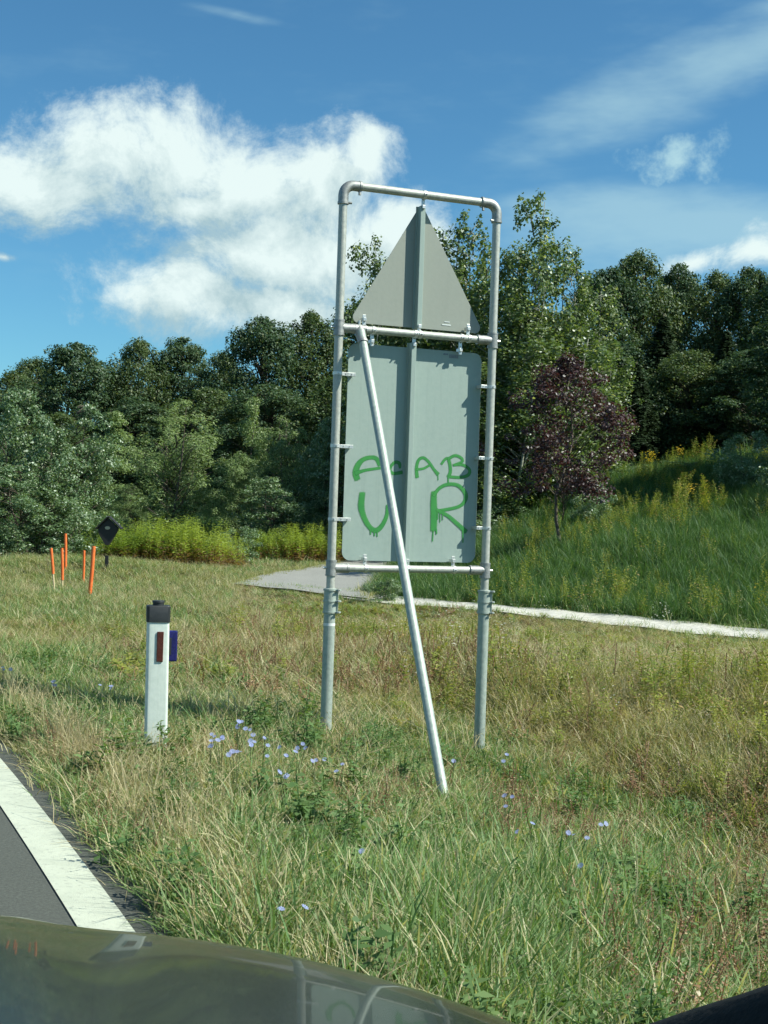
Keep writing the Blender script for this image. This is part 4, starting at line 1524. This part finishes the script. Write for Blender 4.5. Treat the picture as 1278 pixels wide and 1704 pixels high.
def petals_mesh(rng, n, spread, h, size):
    V, F, Rn = [], [], []
    for i in range(n):
        c = np.array((rng.randn() * spread, rng.randn() * spread, h * (.75 + .4 * rng.rand())))
        for k in range(5):
            a = k * 1.257
            o = len(V)
            d1 = np.array((math.cos(a), math.sin(a), .2)) * size
            s1 = np.array((-math.sin(a), math.cos(a), 0)) * size * .35
            V += [c, c + d1 * .6 + s1, c + d1, c + d1 * .6 - s1]
            Rn += [rng.rand()] * 4
            F.append((o, o + 1, o + 2, o + 3))
    return np.array(V), np.array(F), np.array(Rn)


tufts('white_fl', 'white_umbel', M['white_petal'], 3, lambda g: petals_mesh(g, 7, .035, .5, .009))
tufts('yellow_fl', 'yellow_plume', M['yellow_petal'], 3, lambda g: petals_mesh(g, 40, .12, 1.0, .03))


def gn_tree():
    t = bpy.data.node_groups.new('scatter', 'GeometryNodeTree')
    t.interface.new_socket('Geometry', in_out='INPUT', socket_type='NodeSocketGeometry')
    t.interface.new_socket('Tufts', in_out='INPUT', socket_type='NodeSocketCollection')
    t.interface.new_socket('Geometry', in_out='OUTPUT', socket_type='NodeSocketGeometry')
    gi, go = t.nodes.new('NodeGroupInput'), t.nodes.new('NodeGroupOutput')
    ci = t.nodes.new('GeometryNodeCollectionInfo')
    ci.inputs['Separate Children'].default_value = True
    ci.inputs['Reset Children'].default_value = True
    ins = t.nodes.new('GeometryNodeInstanceOnPoints')
    ins.inputs['Pick Instance'].default_value = True

    def na(nm, ty):
        n = t.nodes.new('GeometryNodeInputNamedAttribute')
        n.data_type = ty
        n.inputs[0].default_value = nm
        return n.outputs[0]
    L = t.links.new
    L(gi.outputs[0], ins.inputs['Points'])
    L(gi.outputs[1], ci.inputs[0])
    L(ci.outputs[0], ins.inputs['Instance'])
    L(na('idx', 'INT'), ins.inputs['Instance Index'])
    L(na('rot', 'FLOAT_VECTOR'), ins.inputs['Rotation'])
    L(na('scl', 'FLOAT_VECTOR'), ins.inputs['Scale'])
    L(ins.outputs[0], go.inputs[0])
    return t


GN = gn_tree()


def scatter(key, name, label, cat, x, y, smin=.7, smax=1.3, tilt=.16, hmul=None, rng=gr, wind=(0, 0)):
    n = len(x)
    if n == 0:
        return
    z = ground(x, y)
    col, k = SCOL[key]
    me = bpy.data.meshes.new(name)
    me.vertices.add(n)
    me.vertices.foreach_set('co', np.stack([x, y, z], 1).astype(np.float32).ravel())
    a = me.attributes.new('idx', 'INT', 'POINT')
    a.data.foreach_set('value', rng.randint(0, k, n).astype(np.int32))
    a = me.attributes.new('rot', 'FLOAT_VECTOR', 'POINT')
    a.data.foreach_set('vector', np.stack([rng.randn(n) * tilt + wind[0], rng.randn(n) * tilt + wind[1], rng.rand(n) * 6.28], 1).astype(np.float32).ravel())
    s = smin + (smax - smin) * rng.rand(n)
    hm = np.ones(n) if hmul is None else hmul
    a = me.attributes.new('scl', 'FLOAT_VECTOR', 'POINT')
    a.data.foreach_set('vector', np.stack([s, s, s * hm], 1).astype(np.float32).ravel())
    o = link(name, me)
    md = o.modifiers.new('scatter', 'NODES')
    md.node_group = GN
    md[[i.identifier for i in GN.interface.items_tree if i.name == 'Tufts'][0]] = col
    tag(o, label, cat, kind='stuff')


def wedge(n, d0, d1, half=25.0, power=1.0, rng=gr):
    """points in a fan in front of the car; power 1 = even over the area, lower = denser close by"""
    u = rng.rand(n)
    if power == 1.0:
        d = np.sqrt(d0 * d0 + (d1 * d1 - d0 * d0) * u)
    else:
        d = d0 * (d1 / d0) ** u
    a = R_(half) * (2 * rng.rand(n) - 1)
    return d * np.sin(a), d * np.cos(a)


# border between the mown verge and the tall growth, in photo pixels
BX = np.array((-800, 0, 150, 300, 540, 800, 1000, 1278, 2200))
BY = np.array((1000, 1060, 1105, 1130, 1160, 1225, 1320, 1430, 1500))


def clean(x, y, edge=.03, lane=True):
    off = road_off(x, y)
    k = (off > EDGE_R + edge)
    if lane:
        k &= ~poly_has(PATH_POLY, x, y) & ~poly_has(LANE_POLY, x, y)
    return x[k], y[k]


def zone(x, y):
    """0 verge, 1 tall growth of ditch and bank, 2 slope behind the path, 3 left mound, 4 grass by the lane"""
    z = ground(x, y)
    px, py = project(x, y, z)
    b = np.interp(px, BX, BY) + 34 * wob(x, y, .7) + 26 * wob(x, y, 2.1, 2.6) + 16 * gr.randn(*np.shape(x))
    zn = np.where(py > b, 0, 1)
    pathy = np.interp(px, (385, 590, 830, 1278, 1560), (972, 990, 1016, 1055, 1090))
    far = (py < pathy) & (y > 15)
    zn = np.where(far & (px > 600), 2, zn)
    zn = np.where((y > 17) & (px < 390), 3, zn)
    zn = np.where(far & (px <= 600) & (px >= 390), 4, zn)
    return zn, px, py


def sow(key, name, label, cat, n, d0, d1, prob, power=1.0, **kw):
    x, y = wedge(n, d0, d1, power=power)
    x, y = clean(x, y, kw.pop('edge', .03))
    zn, px, py = zone(x, y)
    p = prob(zn, x, y, px, py)
    k = gr.rand(len(x)) < p
    x, y = x[k], y[k]
    hm = kw.pop('hm', None)
    if hm:
        kw['hmul'] = hm(x, y, px[k], py[k])
    scatter(key, name, label, cat, x, y, **kw)


def noise01(x, y, ph, k=1.0):
    return np.clip(.5 + .62 * wob(x, y, ph, k), 0, 1)


def dry0(px, py):
    return np.exp(-(((px - 1215) / 150) ** 2 + ((py - 1600) / 120) ** 2)) + .8 * np.exp(-(((px - 900) / 110) ** 2 + ((py - 1385) / 45) ** 2)) + .7 * np.exp(-(((px - 1000) / 60) ** 2 + ((py - 1610) / 60) ** 2))


def pathline(px):
    return np.interp(px, (-400, 385, 590, 830, 1278, 1560), (972, 978, 998, 1025, 1064, 1098))


def low(x, y, px, py):                   # growth gets shorter towards the trodden path
    e = np.clip((np.interp(px, BX, BY) + 30 - py) / 110.0, .35, 1.0)
    return np.clip((py - pathline(px)) / 120.0, .22, 1.0) * e * (.7 + .5 * noise01(x, y, 6.6, 1.6))


def lushn(px, py):                       # the green corner below the sign
    return np.exp(-(((px - 830) / 330) ** 2 + ((py - 1590) / 170) ** 2))


sow('short_green', 'verge_turf', 'short green turf of the mown verge', 'grass', 60000, 3.6, 17, lambda z, x, y, px, py: (1 - .7 * np.clip(dry0(px, py), 0, 1)) * np.where(z == 0, (.30 + .70 * noise01(x, y, 2.0)) * (1 - .65 * noise01(x, y, 8.3, .8) ** 3) * (1 - .55 * np.exp(-(((px - 620) / 170) ** 2 + ((py - 1370) / 75) ** 2))), .06), .5)
sow('mid_green', 'verge_grass', 'longer green grass growing in the verge', 'grass', 22000, 3.6, 16, lambda z, x, y, px, py: (1 - .8 * np.clip(dry0(px, py), 0, 1)) * np.where(z == 0, .06 + .5 * noise01(x, y, 3.1) ** 3 + .95 * lushn(px, py), .05), .5, hm=lambda x, y, px, py: .75 * (.55 + .6 * noise01(x, y, 1.7, 1.3)) + .35 * lushn(px, py))
sow('olive', 'verge_olive_grass', 'olive grass with seed heads in the verge', 'grass', 16000, 3.6, 18, lambda z, x, y, px, py: np.where(z == 0, (.12 + .6 * noise01(x, y, 4.4) ** 2) * (1 - .7 * lushn(px, py)), .25), .5, hm=lambda x, y, px, py: 0.8 * (.55 + .6 * noise01(x, y, 1.7, 1.3)))
sow('short_straw', 'verge_thatch', 'short dry straw lying between the verge grass', 'dry grass', 34000, 3.6, 18, lambda z, x, y, px, py: np.where(z == 0, .15 + .95 * noise01(x, y, 5.2, 1.3) ** 2 + .5 * np.exp(-(((px - 620) / 170) ** 2 + ((py - 1370) / 75) ** 2)), .10) * (1 - .8 * lushn(px, py)), .5)
sow('straw', 'verge_straw_stalks', 'tall dry straw stalks around the sign posts', 'dry grass', 9000, 3.8, 13, lambda z, x, y, px, py: np.where(z == 0, (.03 + .55 * noise01(x, y, 6.0, 1.3) ** 3) * (1 - .5 * lushn(px, py)) + .30 * np.exp(-((py - 1235) / 60.0) ** 2) * (px > 480), .10), .5, hm=lambda x, y, px, py: 0.7 * (.55 + .6 * noise01(x, y, 1.7, 1.3)))
sow('clover', 'verge_clover', 'low leafy weeds in the verge', 'weeds', 5000, 3.6, 13, lambda z, x, y, px, py: np.where(z == 0, .03 + .7 * noise01(x, y, 7.7, 1.4) ** 4, .03), .5)
sow('weed', 'verge_rosettes', 'broad leaved weed rosettes in the verge', 'weeds', 3200, 3.8, 13, lambda z, x, y, px, py: np.where(z == 0, .15 + .6 * noise01(x, y, 2.9, 1.2) ** 2, .03), .5)
sow('dead', 'verge_dead_stems', 'thin brown dead stems scattered in the verge', 'dead stems', 5000, 3.8, 13, lambda z, x, y, px, py: np.where(z == 0, .45 * noise01(x, y, 8.3, .8) ** 3, .0), .5, smin=.25, smax=.6)
dry = dry0
sow('short_straw', 'corner_thatch', 'matted dry thatch in the lower right of the verge', 'dry grass', 16000, 3.6, 11, lambda z, x, y, px, py: .9 * dry(px, py), .5, smin=.8, smax=1.5)
sow('dead', 'corner_dead_stems', 'brown dead stems low in the ditch bottom', 'dead stems', 5000, 3.6, 11, lambda z, x, y, px, py: .45 * dry(px, py), .5, smin=.3, smax=.75)
sow('leafy', 'leafy_weeds', 'dark green leafy weeds in the lower right verge', 'weeds', 3000, 3.6, 11, lambda z, x, y, px, py: .7 * np.exp(-(((px - 1040) / 100) ** 2 + ((py - 1545) / 50) ** 2)) + .25 * np.exp(-(((px - 560) / 60) ** 2 + ((py - 1330) / 40) ** 2)) + .04 * (z == 0), .5, smin=.6, smax=1.3)
# dry fringe along the asphalt edge
kk = np.arange(i0 + 5, i0 + 45)
n = 1100
si = gr.randint(0, len(kk), n)
ofs = EDGE_R + .20 + np.abs(gr.randn(n)) * .16
base = CL[kk[si]] + DIRS[kk[si]] * (gr.rand(n) * .5)[:, None] + RGT[kk[si]] * ofs[:, None]
k = gr.rand(n) < .25 + .75 * noise01(base[:, 0], base[:, 1], 9.0)
scatter('straw', 'fringe_straw', 'pale straw stalks leaning along the asphalt edge', 'dry grass', base[k, 0], base[k, 1], .45, .95, .2)
n = 2600
si = gr.randint(0, len(kk), n)
base = CL[kk[si]] + DIRS[kk[si]] * (gr.rand(n) * .5)[:, None] + RGT[kk[si]] * (EDGE_R + np.abs(gr.randn(n)) * .14 + .03)[:, None]
scatter('short_green', 'fringe_turf', 'short turf creeping over the asphalt edge', 'grass', base[:, 0], base[:, 1], .3, .7, .25)
# ditch and bank
bank = lambda z: (z == 1).astype(float)
sow('tall_olive', 'bank_meadow', 'tall olive meadow grass on the bank beyond the ditch', 'grass', 34000, 6.5, 30, lambda z, x, y, px, py: bank(z) * (.22 + .7 * noise01(x, y, 1.1, .8) ** 2), .5, smin=.6, smax=1.15, hm=low)
sow('herb', 'bank_herbs', 'yellow-green herbs among the bank grass', 'herbs', 9000, 6.5, 30, lambda z, x, y, px, py: bank(z) * (.05 + .95 * noise01(x, y, 2.7, .9) ** 3), .5, smin=.6, smax=1.2, hm=low)
sow('straw', 'bank_straw', 'dry straw on the bank below the footpath', 'dry grass', 30000, 7, 30, lambda z, x, y, px, py: bank(z) * (.15 + 1.0 * noise01(x, y, 3.9, .9) ** 2 + .85 * np.exp(-(((px - 1020) / 260) ** 2 + ((py - 1170) / 90) ** 2))), .5, smin=.8, smax=1.5, hm=low)
sow('dead', 'bank_dead_stems', 'rust brown dead stems in the ditch', 'dead stems', 9000, 6.5, 30, lambda z, x, y, px, py: bank(z) * (.12 + .9 * noise01(x, y, 4.9, .9) ** 2 + .35 * np.exp(-((py - np.interp(px, BX, BY) + 10) / 60.0) ** 2) * (px > 760) * noise01(x, y, 1.2, 1.5)), .5, smin=.6, smax=1.2, hm=low)
sow('mid_green', 'bank_grass', 'green grass low on the bank', 'grass', 20000, 7, 28, lambda z, x, y, px, py: bank(z) * (.25 + .6 * noise01(x, y, 5.9, .7)), .5, smin=.8, smax=1.7, hm=low)
sow('white_fl', 'bank_white_flowers', 'tiny white flowers dotted over the bank', 'flowers', 3500, 8, 24, lambda z, x, y, px, py: bank(z) * (.03 + .9 * np.exp(-(((px - 760) / 75) ** 2 + ((py - 1130) / 60) ** 2)) + .25 * np.exp(-(((px - 1000) / 300) ** 2 + ((py - 1060) / 40) ** 2))), .5, smin=.8, smax=1.2)
# tufts spilling over the path edges
for edge_line in (PATH_N, PATH_F):
    q_ = resample(edge_line, 900)
    q_ = q_ + gr.randn(900, 2) * .10
    k = gr.rand(900) < .45
    scatter('short_green', 'path_edge_tufts', 'short tufts spilling over the footpath edge', 'grass', q_[k, 0], q_[k, 1], .6, 1.3, .2)
q_ = np.concatenate([resample(LANE_L, 500), resample(LANE_R, 500)]) + gr.randn(1000, 2) * .12
scatter('olive', 'lane_edge_tufts', 'olive tufts along the lane edges', 'grass', q_[:, 0], q_[:, 1], .6, 1.3, .2)
# slope behind the path
sow('lush', 'slope_grass', 'lush deep green grass covering the slope on the right', 'grass', 36000, 18, 46, lambda z, x, y, px, py: (z == 2) * (.55 + .45 * noise01(x, y, 1.9, .5)), 1.0, smin=.5, smax=1.15, tilt=.22)
sow('mid_green', 'path_side_grass', 'bright grass strip along the far side of the footpath', 'grass', 9000, 17, 40, lambda z, x, y, px, py: (z == 2) * np.exp(-np.clip(np.interp(px, (385, 590, 830, 1278), (972, 990, 1016, 1055)) - py, 0, 400) / 28.0), 1.0, smin=.7, smax=1.5)
sow('herb', 'slope_herbs', 'taller herbs and nettles on the slope', 'herbs', 5000, 19, 46, lambda z, x, y, px, py: (z == 2) * .55 * noise01(x, y, 2.2, .5) ** 3, 1.0, smin=.6, smax=1.2)
sow('yellow_fl', 'yellow_goldenrod_flowers', 'yellow goldenrod flowers along the crest of the slope', 'flowers', 2600, 32, 41, lambda z, x, y, px, py: (px > 1070) * (px < 1200) * .16 * noise01(x, y, 3.3, 1.5) ** 2, 1.0, smin=.5, smax=.9)
sow('goldenrod_s', 'crest_goldenrod', 'goldenrod stems along the crest of the slope', 'herbs', 2400, 31, 42, lambda z, x, y, px, py: (px > 1050) * (px < 1400) * .10, 1.0, smin=.5, smax=.9)
# mound on the left and grass by the lane
sow('olive', 'mound_grass', 'olive grass on the low mound by the orange stakes', 'grass', 17000, 16, 34, lambda z, x, y, px, py: (z == 3) * (.35 + .5 * noise01(x, y, 3.3, .6)), 1.0, smin=.8, smax=1.5, hm=lambda x, y, px, py: np.full(len(x), 0.6))
sow('straw', 'mound_straw', 'dry straw on the low mound', 'dry grass', 9000, 14, 34, lambda z, x, y, px, py: ((z == 3) | ((z == 1) & (px < 420))) * (.15 + .75 * noise01(x, y, 4.1, .6) ** 2), 1.0, smin=.6, smax=1.2, hm=lambda x, y, px, py: np.full(len(x), 0.6))
sow('mid_green', 'mound_green_grass', 'green grass patches on the mound', 'grass', 13000, 16, 34, lambda z, x, y, px, py: (z == 3) * (.15 + .7 * noise01(x, y, 6.1, .6)), 1.0, smin=.7, smax=1.3, hm=lambda x, y, px, py: np.full(len(x), 0.6))
sow('short_straw', 'lane_side_dry_grass', 'mown dry grass left of the lane', 'dry grass', 16000, 24, 46, lambda z, x, y, px, py: (z == 4) * .8, 1.0, smin=.9, smax=1.6)
sow('short_green', 'lane_side_turf', 'short green turf beside the lane', 'grass', 14000, 24, 46, lambda z, x, y, px, py: (z == 4) * .6, 1.0, smin=.9, smax=1.7)
# ground layer under the woods
sow('lush', 'wood_floor_growth', 'dark undergrowth at the foot of the woods', 'undergrowth', 14000, 36, 90, lambda z, x, y, px, py: np.where(z == 2, .5, .4), 1.0, smin=.8, smax=1.8)


# gravel at the asphalt edge
def build_gravel():
    V, F = [], []
    rr = np.random.RandomState(12)
    pts = []
    for _ in range(5200):
        s = i0 + rr.randint(2, 24)
        p = CL[s] + DIRS[s] * rr.rand() * .5 + RGT[s] * (EDGE_R - .02 + abs(rr.randn()) * .20)
        pts.append(p)
    c = PZ(500, 1640, -.06)
    for _ in range(2600):
        pts.append(np.array((c[0] + rr.randn() * .28, c[1] + rr.randn() * .35)))
    pts = np.array(pts)
    pts = pts[road_off(pts[:, 0], pts[:, 1]) > EDGE_R - .04]
    z = ground(pts[:, 0], pts[:, 1])
    tet = np.array(((0, 0, 1), (.95, 0, .1), (-.3, .9, 0), (-.6, -.75, .05), (.25, -.5, .75), (0, 0, -.6)))
    tf = np.array(((0, 1, 2), (0, 2, 3), (0, 3, 4), (0, 4, 1), (1, 4, 3), (5, 2, 1), (5, 3, 2), (5, 1, 3)))
    n = len(pts)
    s = .006 + .009 * rr.rand(n) ** 2.5
    a = rr.rand(n) * 6.28
    Vv = tet[None] + rr.randn(n, 6, 3) * .18
    X = Vv[..., 0] * np.cos(a)[:, None] - Vv[..., 1] * np.sin(a)[:, None]
    Y = Vv[..., 0] * np.sin(a)[:, None] + Vv[..., 1] * np.cos(a)[:, None]
    Vv = np.stack([X * s[:, None] + pts[:, 0:1], Y * s[:, None] + pts[:, 1:2], Vv[..., 2] * s[:, None] * .7 + z[:, None] + .004], 2).reshape(-1, 3)
    Fv = (tf[None] + (np.arange(n) * 6)[:, None, None]).reshape(-1, 3)
    tag(link('verge_gravel', mesh_np('verge_gravel', Vv, Fv, M['stone'])), 'loose grey gravel between the asphalt and the verge grass', 'gravel', kind='stuff')


build_gravel()


# goldenrod thickets
def build_goldenrod():
    rr = np.random.RandomState(31)
    ms = []
    for _ in range(3):
        V, F, Rn, _f = herb(rr, 95, 1.15, 36, .15, .38, brown=.42, aspect=.24)
        ms.append(mesh_np('goldenrod_stems', V, F, M['goldenrod'], attrs={'rnd': Rn}))
    rows = [(195, 878, 33, 1.0, 'goldenrod clump just right of the black wayside board'), (245, 868, 33.5, 1.0, 'goldenrod clump in the left half of the big left patch'), (295, 860, 33, 1.05, 'tallest goldenrod clump in the left patch'),
            (340, 868, 33.3, .95, 'goldenrod clump at the right end of the left patch'), (375, 892, 34, .6, 'low goldenrod clump in the gap between the two patches'), (450, 882, 37, .9, 'goldenrod clump at the left end of the right patch'),
            (500, 874, 37, 1.0, 'goldenrod clump in the middle of the right patch'), (545, 870, 37.5, 1.0, 'goldenrod clump against the left sign post')]
    for i, (px, top, d, ws, lab) in enumerate(rows):
        p = P(px, top, d)
        g = float(ground(p[0], p[1]))
        root = empty('goldenrod_clump', (p[0], p[1], g - .02), i * 1.7)
        s = (p[2] - g) / 1.15
        root.scale = (ws, ws, s)
        link('stems', ms[i % 3], root)
        tag(root, lab, 'goldenrod', 'goldenrod clumps by the lane')


build_goldenrod()


# chicory plants with pale blue flowers
def build_chicory():
    rr = np.random.RandomState(8)
    spots = [(370, 1225, 5), (395, 1205, 6), (418, 1235, 5), (395, 1245, 4), (465, 1248, 4), (440, 1222, 3), (495, 1243, 3), (520, 1262, 3), (352, 1238, 3), (478, 1282, 3), (838, 1262, 2), (842, 1330, 3), (862, 1370, 2), (955, 1382, 3), (1000, 1370, 2), (602, 1412, 1),
             (468, 1495, 1), (508, 1490, 1), (966, 1448, 1), (90, 1135, 4), (185, 1140, 4), (5, 1110, 3), (755, 1262, 1), (570, 1270, 2)]
    labs = ['chicory left of the flowering cluster beside the guide post', 'tallest chicory in the cluster between guide post and sign', 'chicory in the front of the flowering cluster', 'low chicory at the front left of the cluster', 'chicory midway between the cluster and left sign post',
            'chicory on the right of the flowering cluster', 'chicory near the foot of the left sign post', 'chicory right in front of the left sign post', 'chicory nearest the guide post', 'chicory in short grass below the left sign post',
            'chicory with pale flower right of the right sign post', 'chicory below the right sign post at the ditch', 'chicory in the dark ditch hollow', 'chicory with several blooms in the middle of the ditch', 'rightmost chicory of the ditch',
            'single chicory bloom in the verge left of the brace foot', 'left one of two chicory blooms low in the verge', 'right one of two chicory blooms low in the verge', 'single chicory bloom above the lush green corner', 'chicory far left in the verge near the road',
            'chicory behind the guide post to its left', 'chicory at the left edge of the photo', 'chicory close behind the brace tube', 'chicory between left sign post and brace']
    for (px, py, nf), lab in zip(spots, labs):
        hgt = .16 + .14 * rr.rand()
        zg = -.08
        for _ in range(4):
            p = PZ(px, py, zg + hgt)
            zg = float(ground(p[0], p[1]))
        root = empty('chicory_plant', (p[0], p[1], zg))
        V, F = [], []
        tips = []
        mb = MB()
        for k in range(nf):
            a = rr.rand() * 6.28
            q = np.array((math.cos(a), math.sin(a), 0)) * rr.rand() * .11 * (k > 0) + UP * hgt * (.85 + .25 * rr.rand())
            mb.tube([np.array((0, 0, -.03)), q * np.array((.35, .35, .5)), q], [.003, .0025, .0018], 5)
            tips.append(q)
        V, F = np.concatenate(mb.v), mb.f
        o = link('stem', mesh_np('chicory_stem', V, F, M['stem'], attrs={'rnd': np.full(len(V), .5)}), root)
        for q in tips:
            pv, pf, pr = [], [], []
            s = .013 + .006 * rr.rand()
            tn_ = np.array((rr.randn() * .3, -.55 + rr.randn() * .3, .8))
            tn_ /= np.linalg.norm(tn_)
            e1 = np.cross(tn_, (1, 0, 0))
            e1 /= np.linalg.norm(e1)
            e2 = np.cross(tn_, e1)
            for k in range(11):
                a = k * 6.283 / 11
                d1 = (e1 * math.cos(a) + e2 * math.sin(a)) * s + tn_ * s * .18
                s1 = (-e1 * math.sin(a) + e2 * math.cos(a)) * s * .15
                o_ = len(pv)
                pv += [q, q + d1 * .7 + s1, q + d1, q + d1 * .7 - s1]
                pr += [rr.rand()] * 4
                pf.append((o_, o_ + 1, o_ + 2, o_ + 3))
            link('flower', mesh_np('chicory_flower', pv, pf, M['chicory'], attrs={'rnd': pr}), root)
        tag(root, lab, 'chicory', 'chicory plants in the verge')


build_chicory()
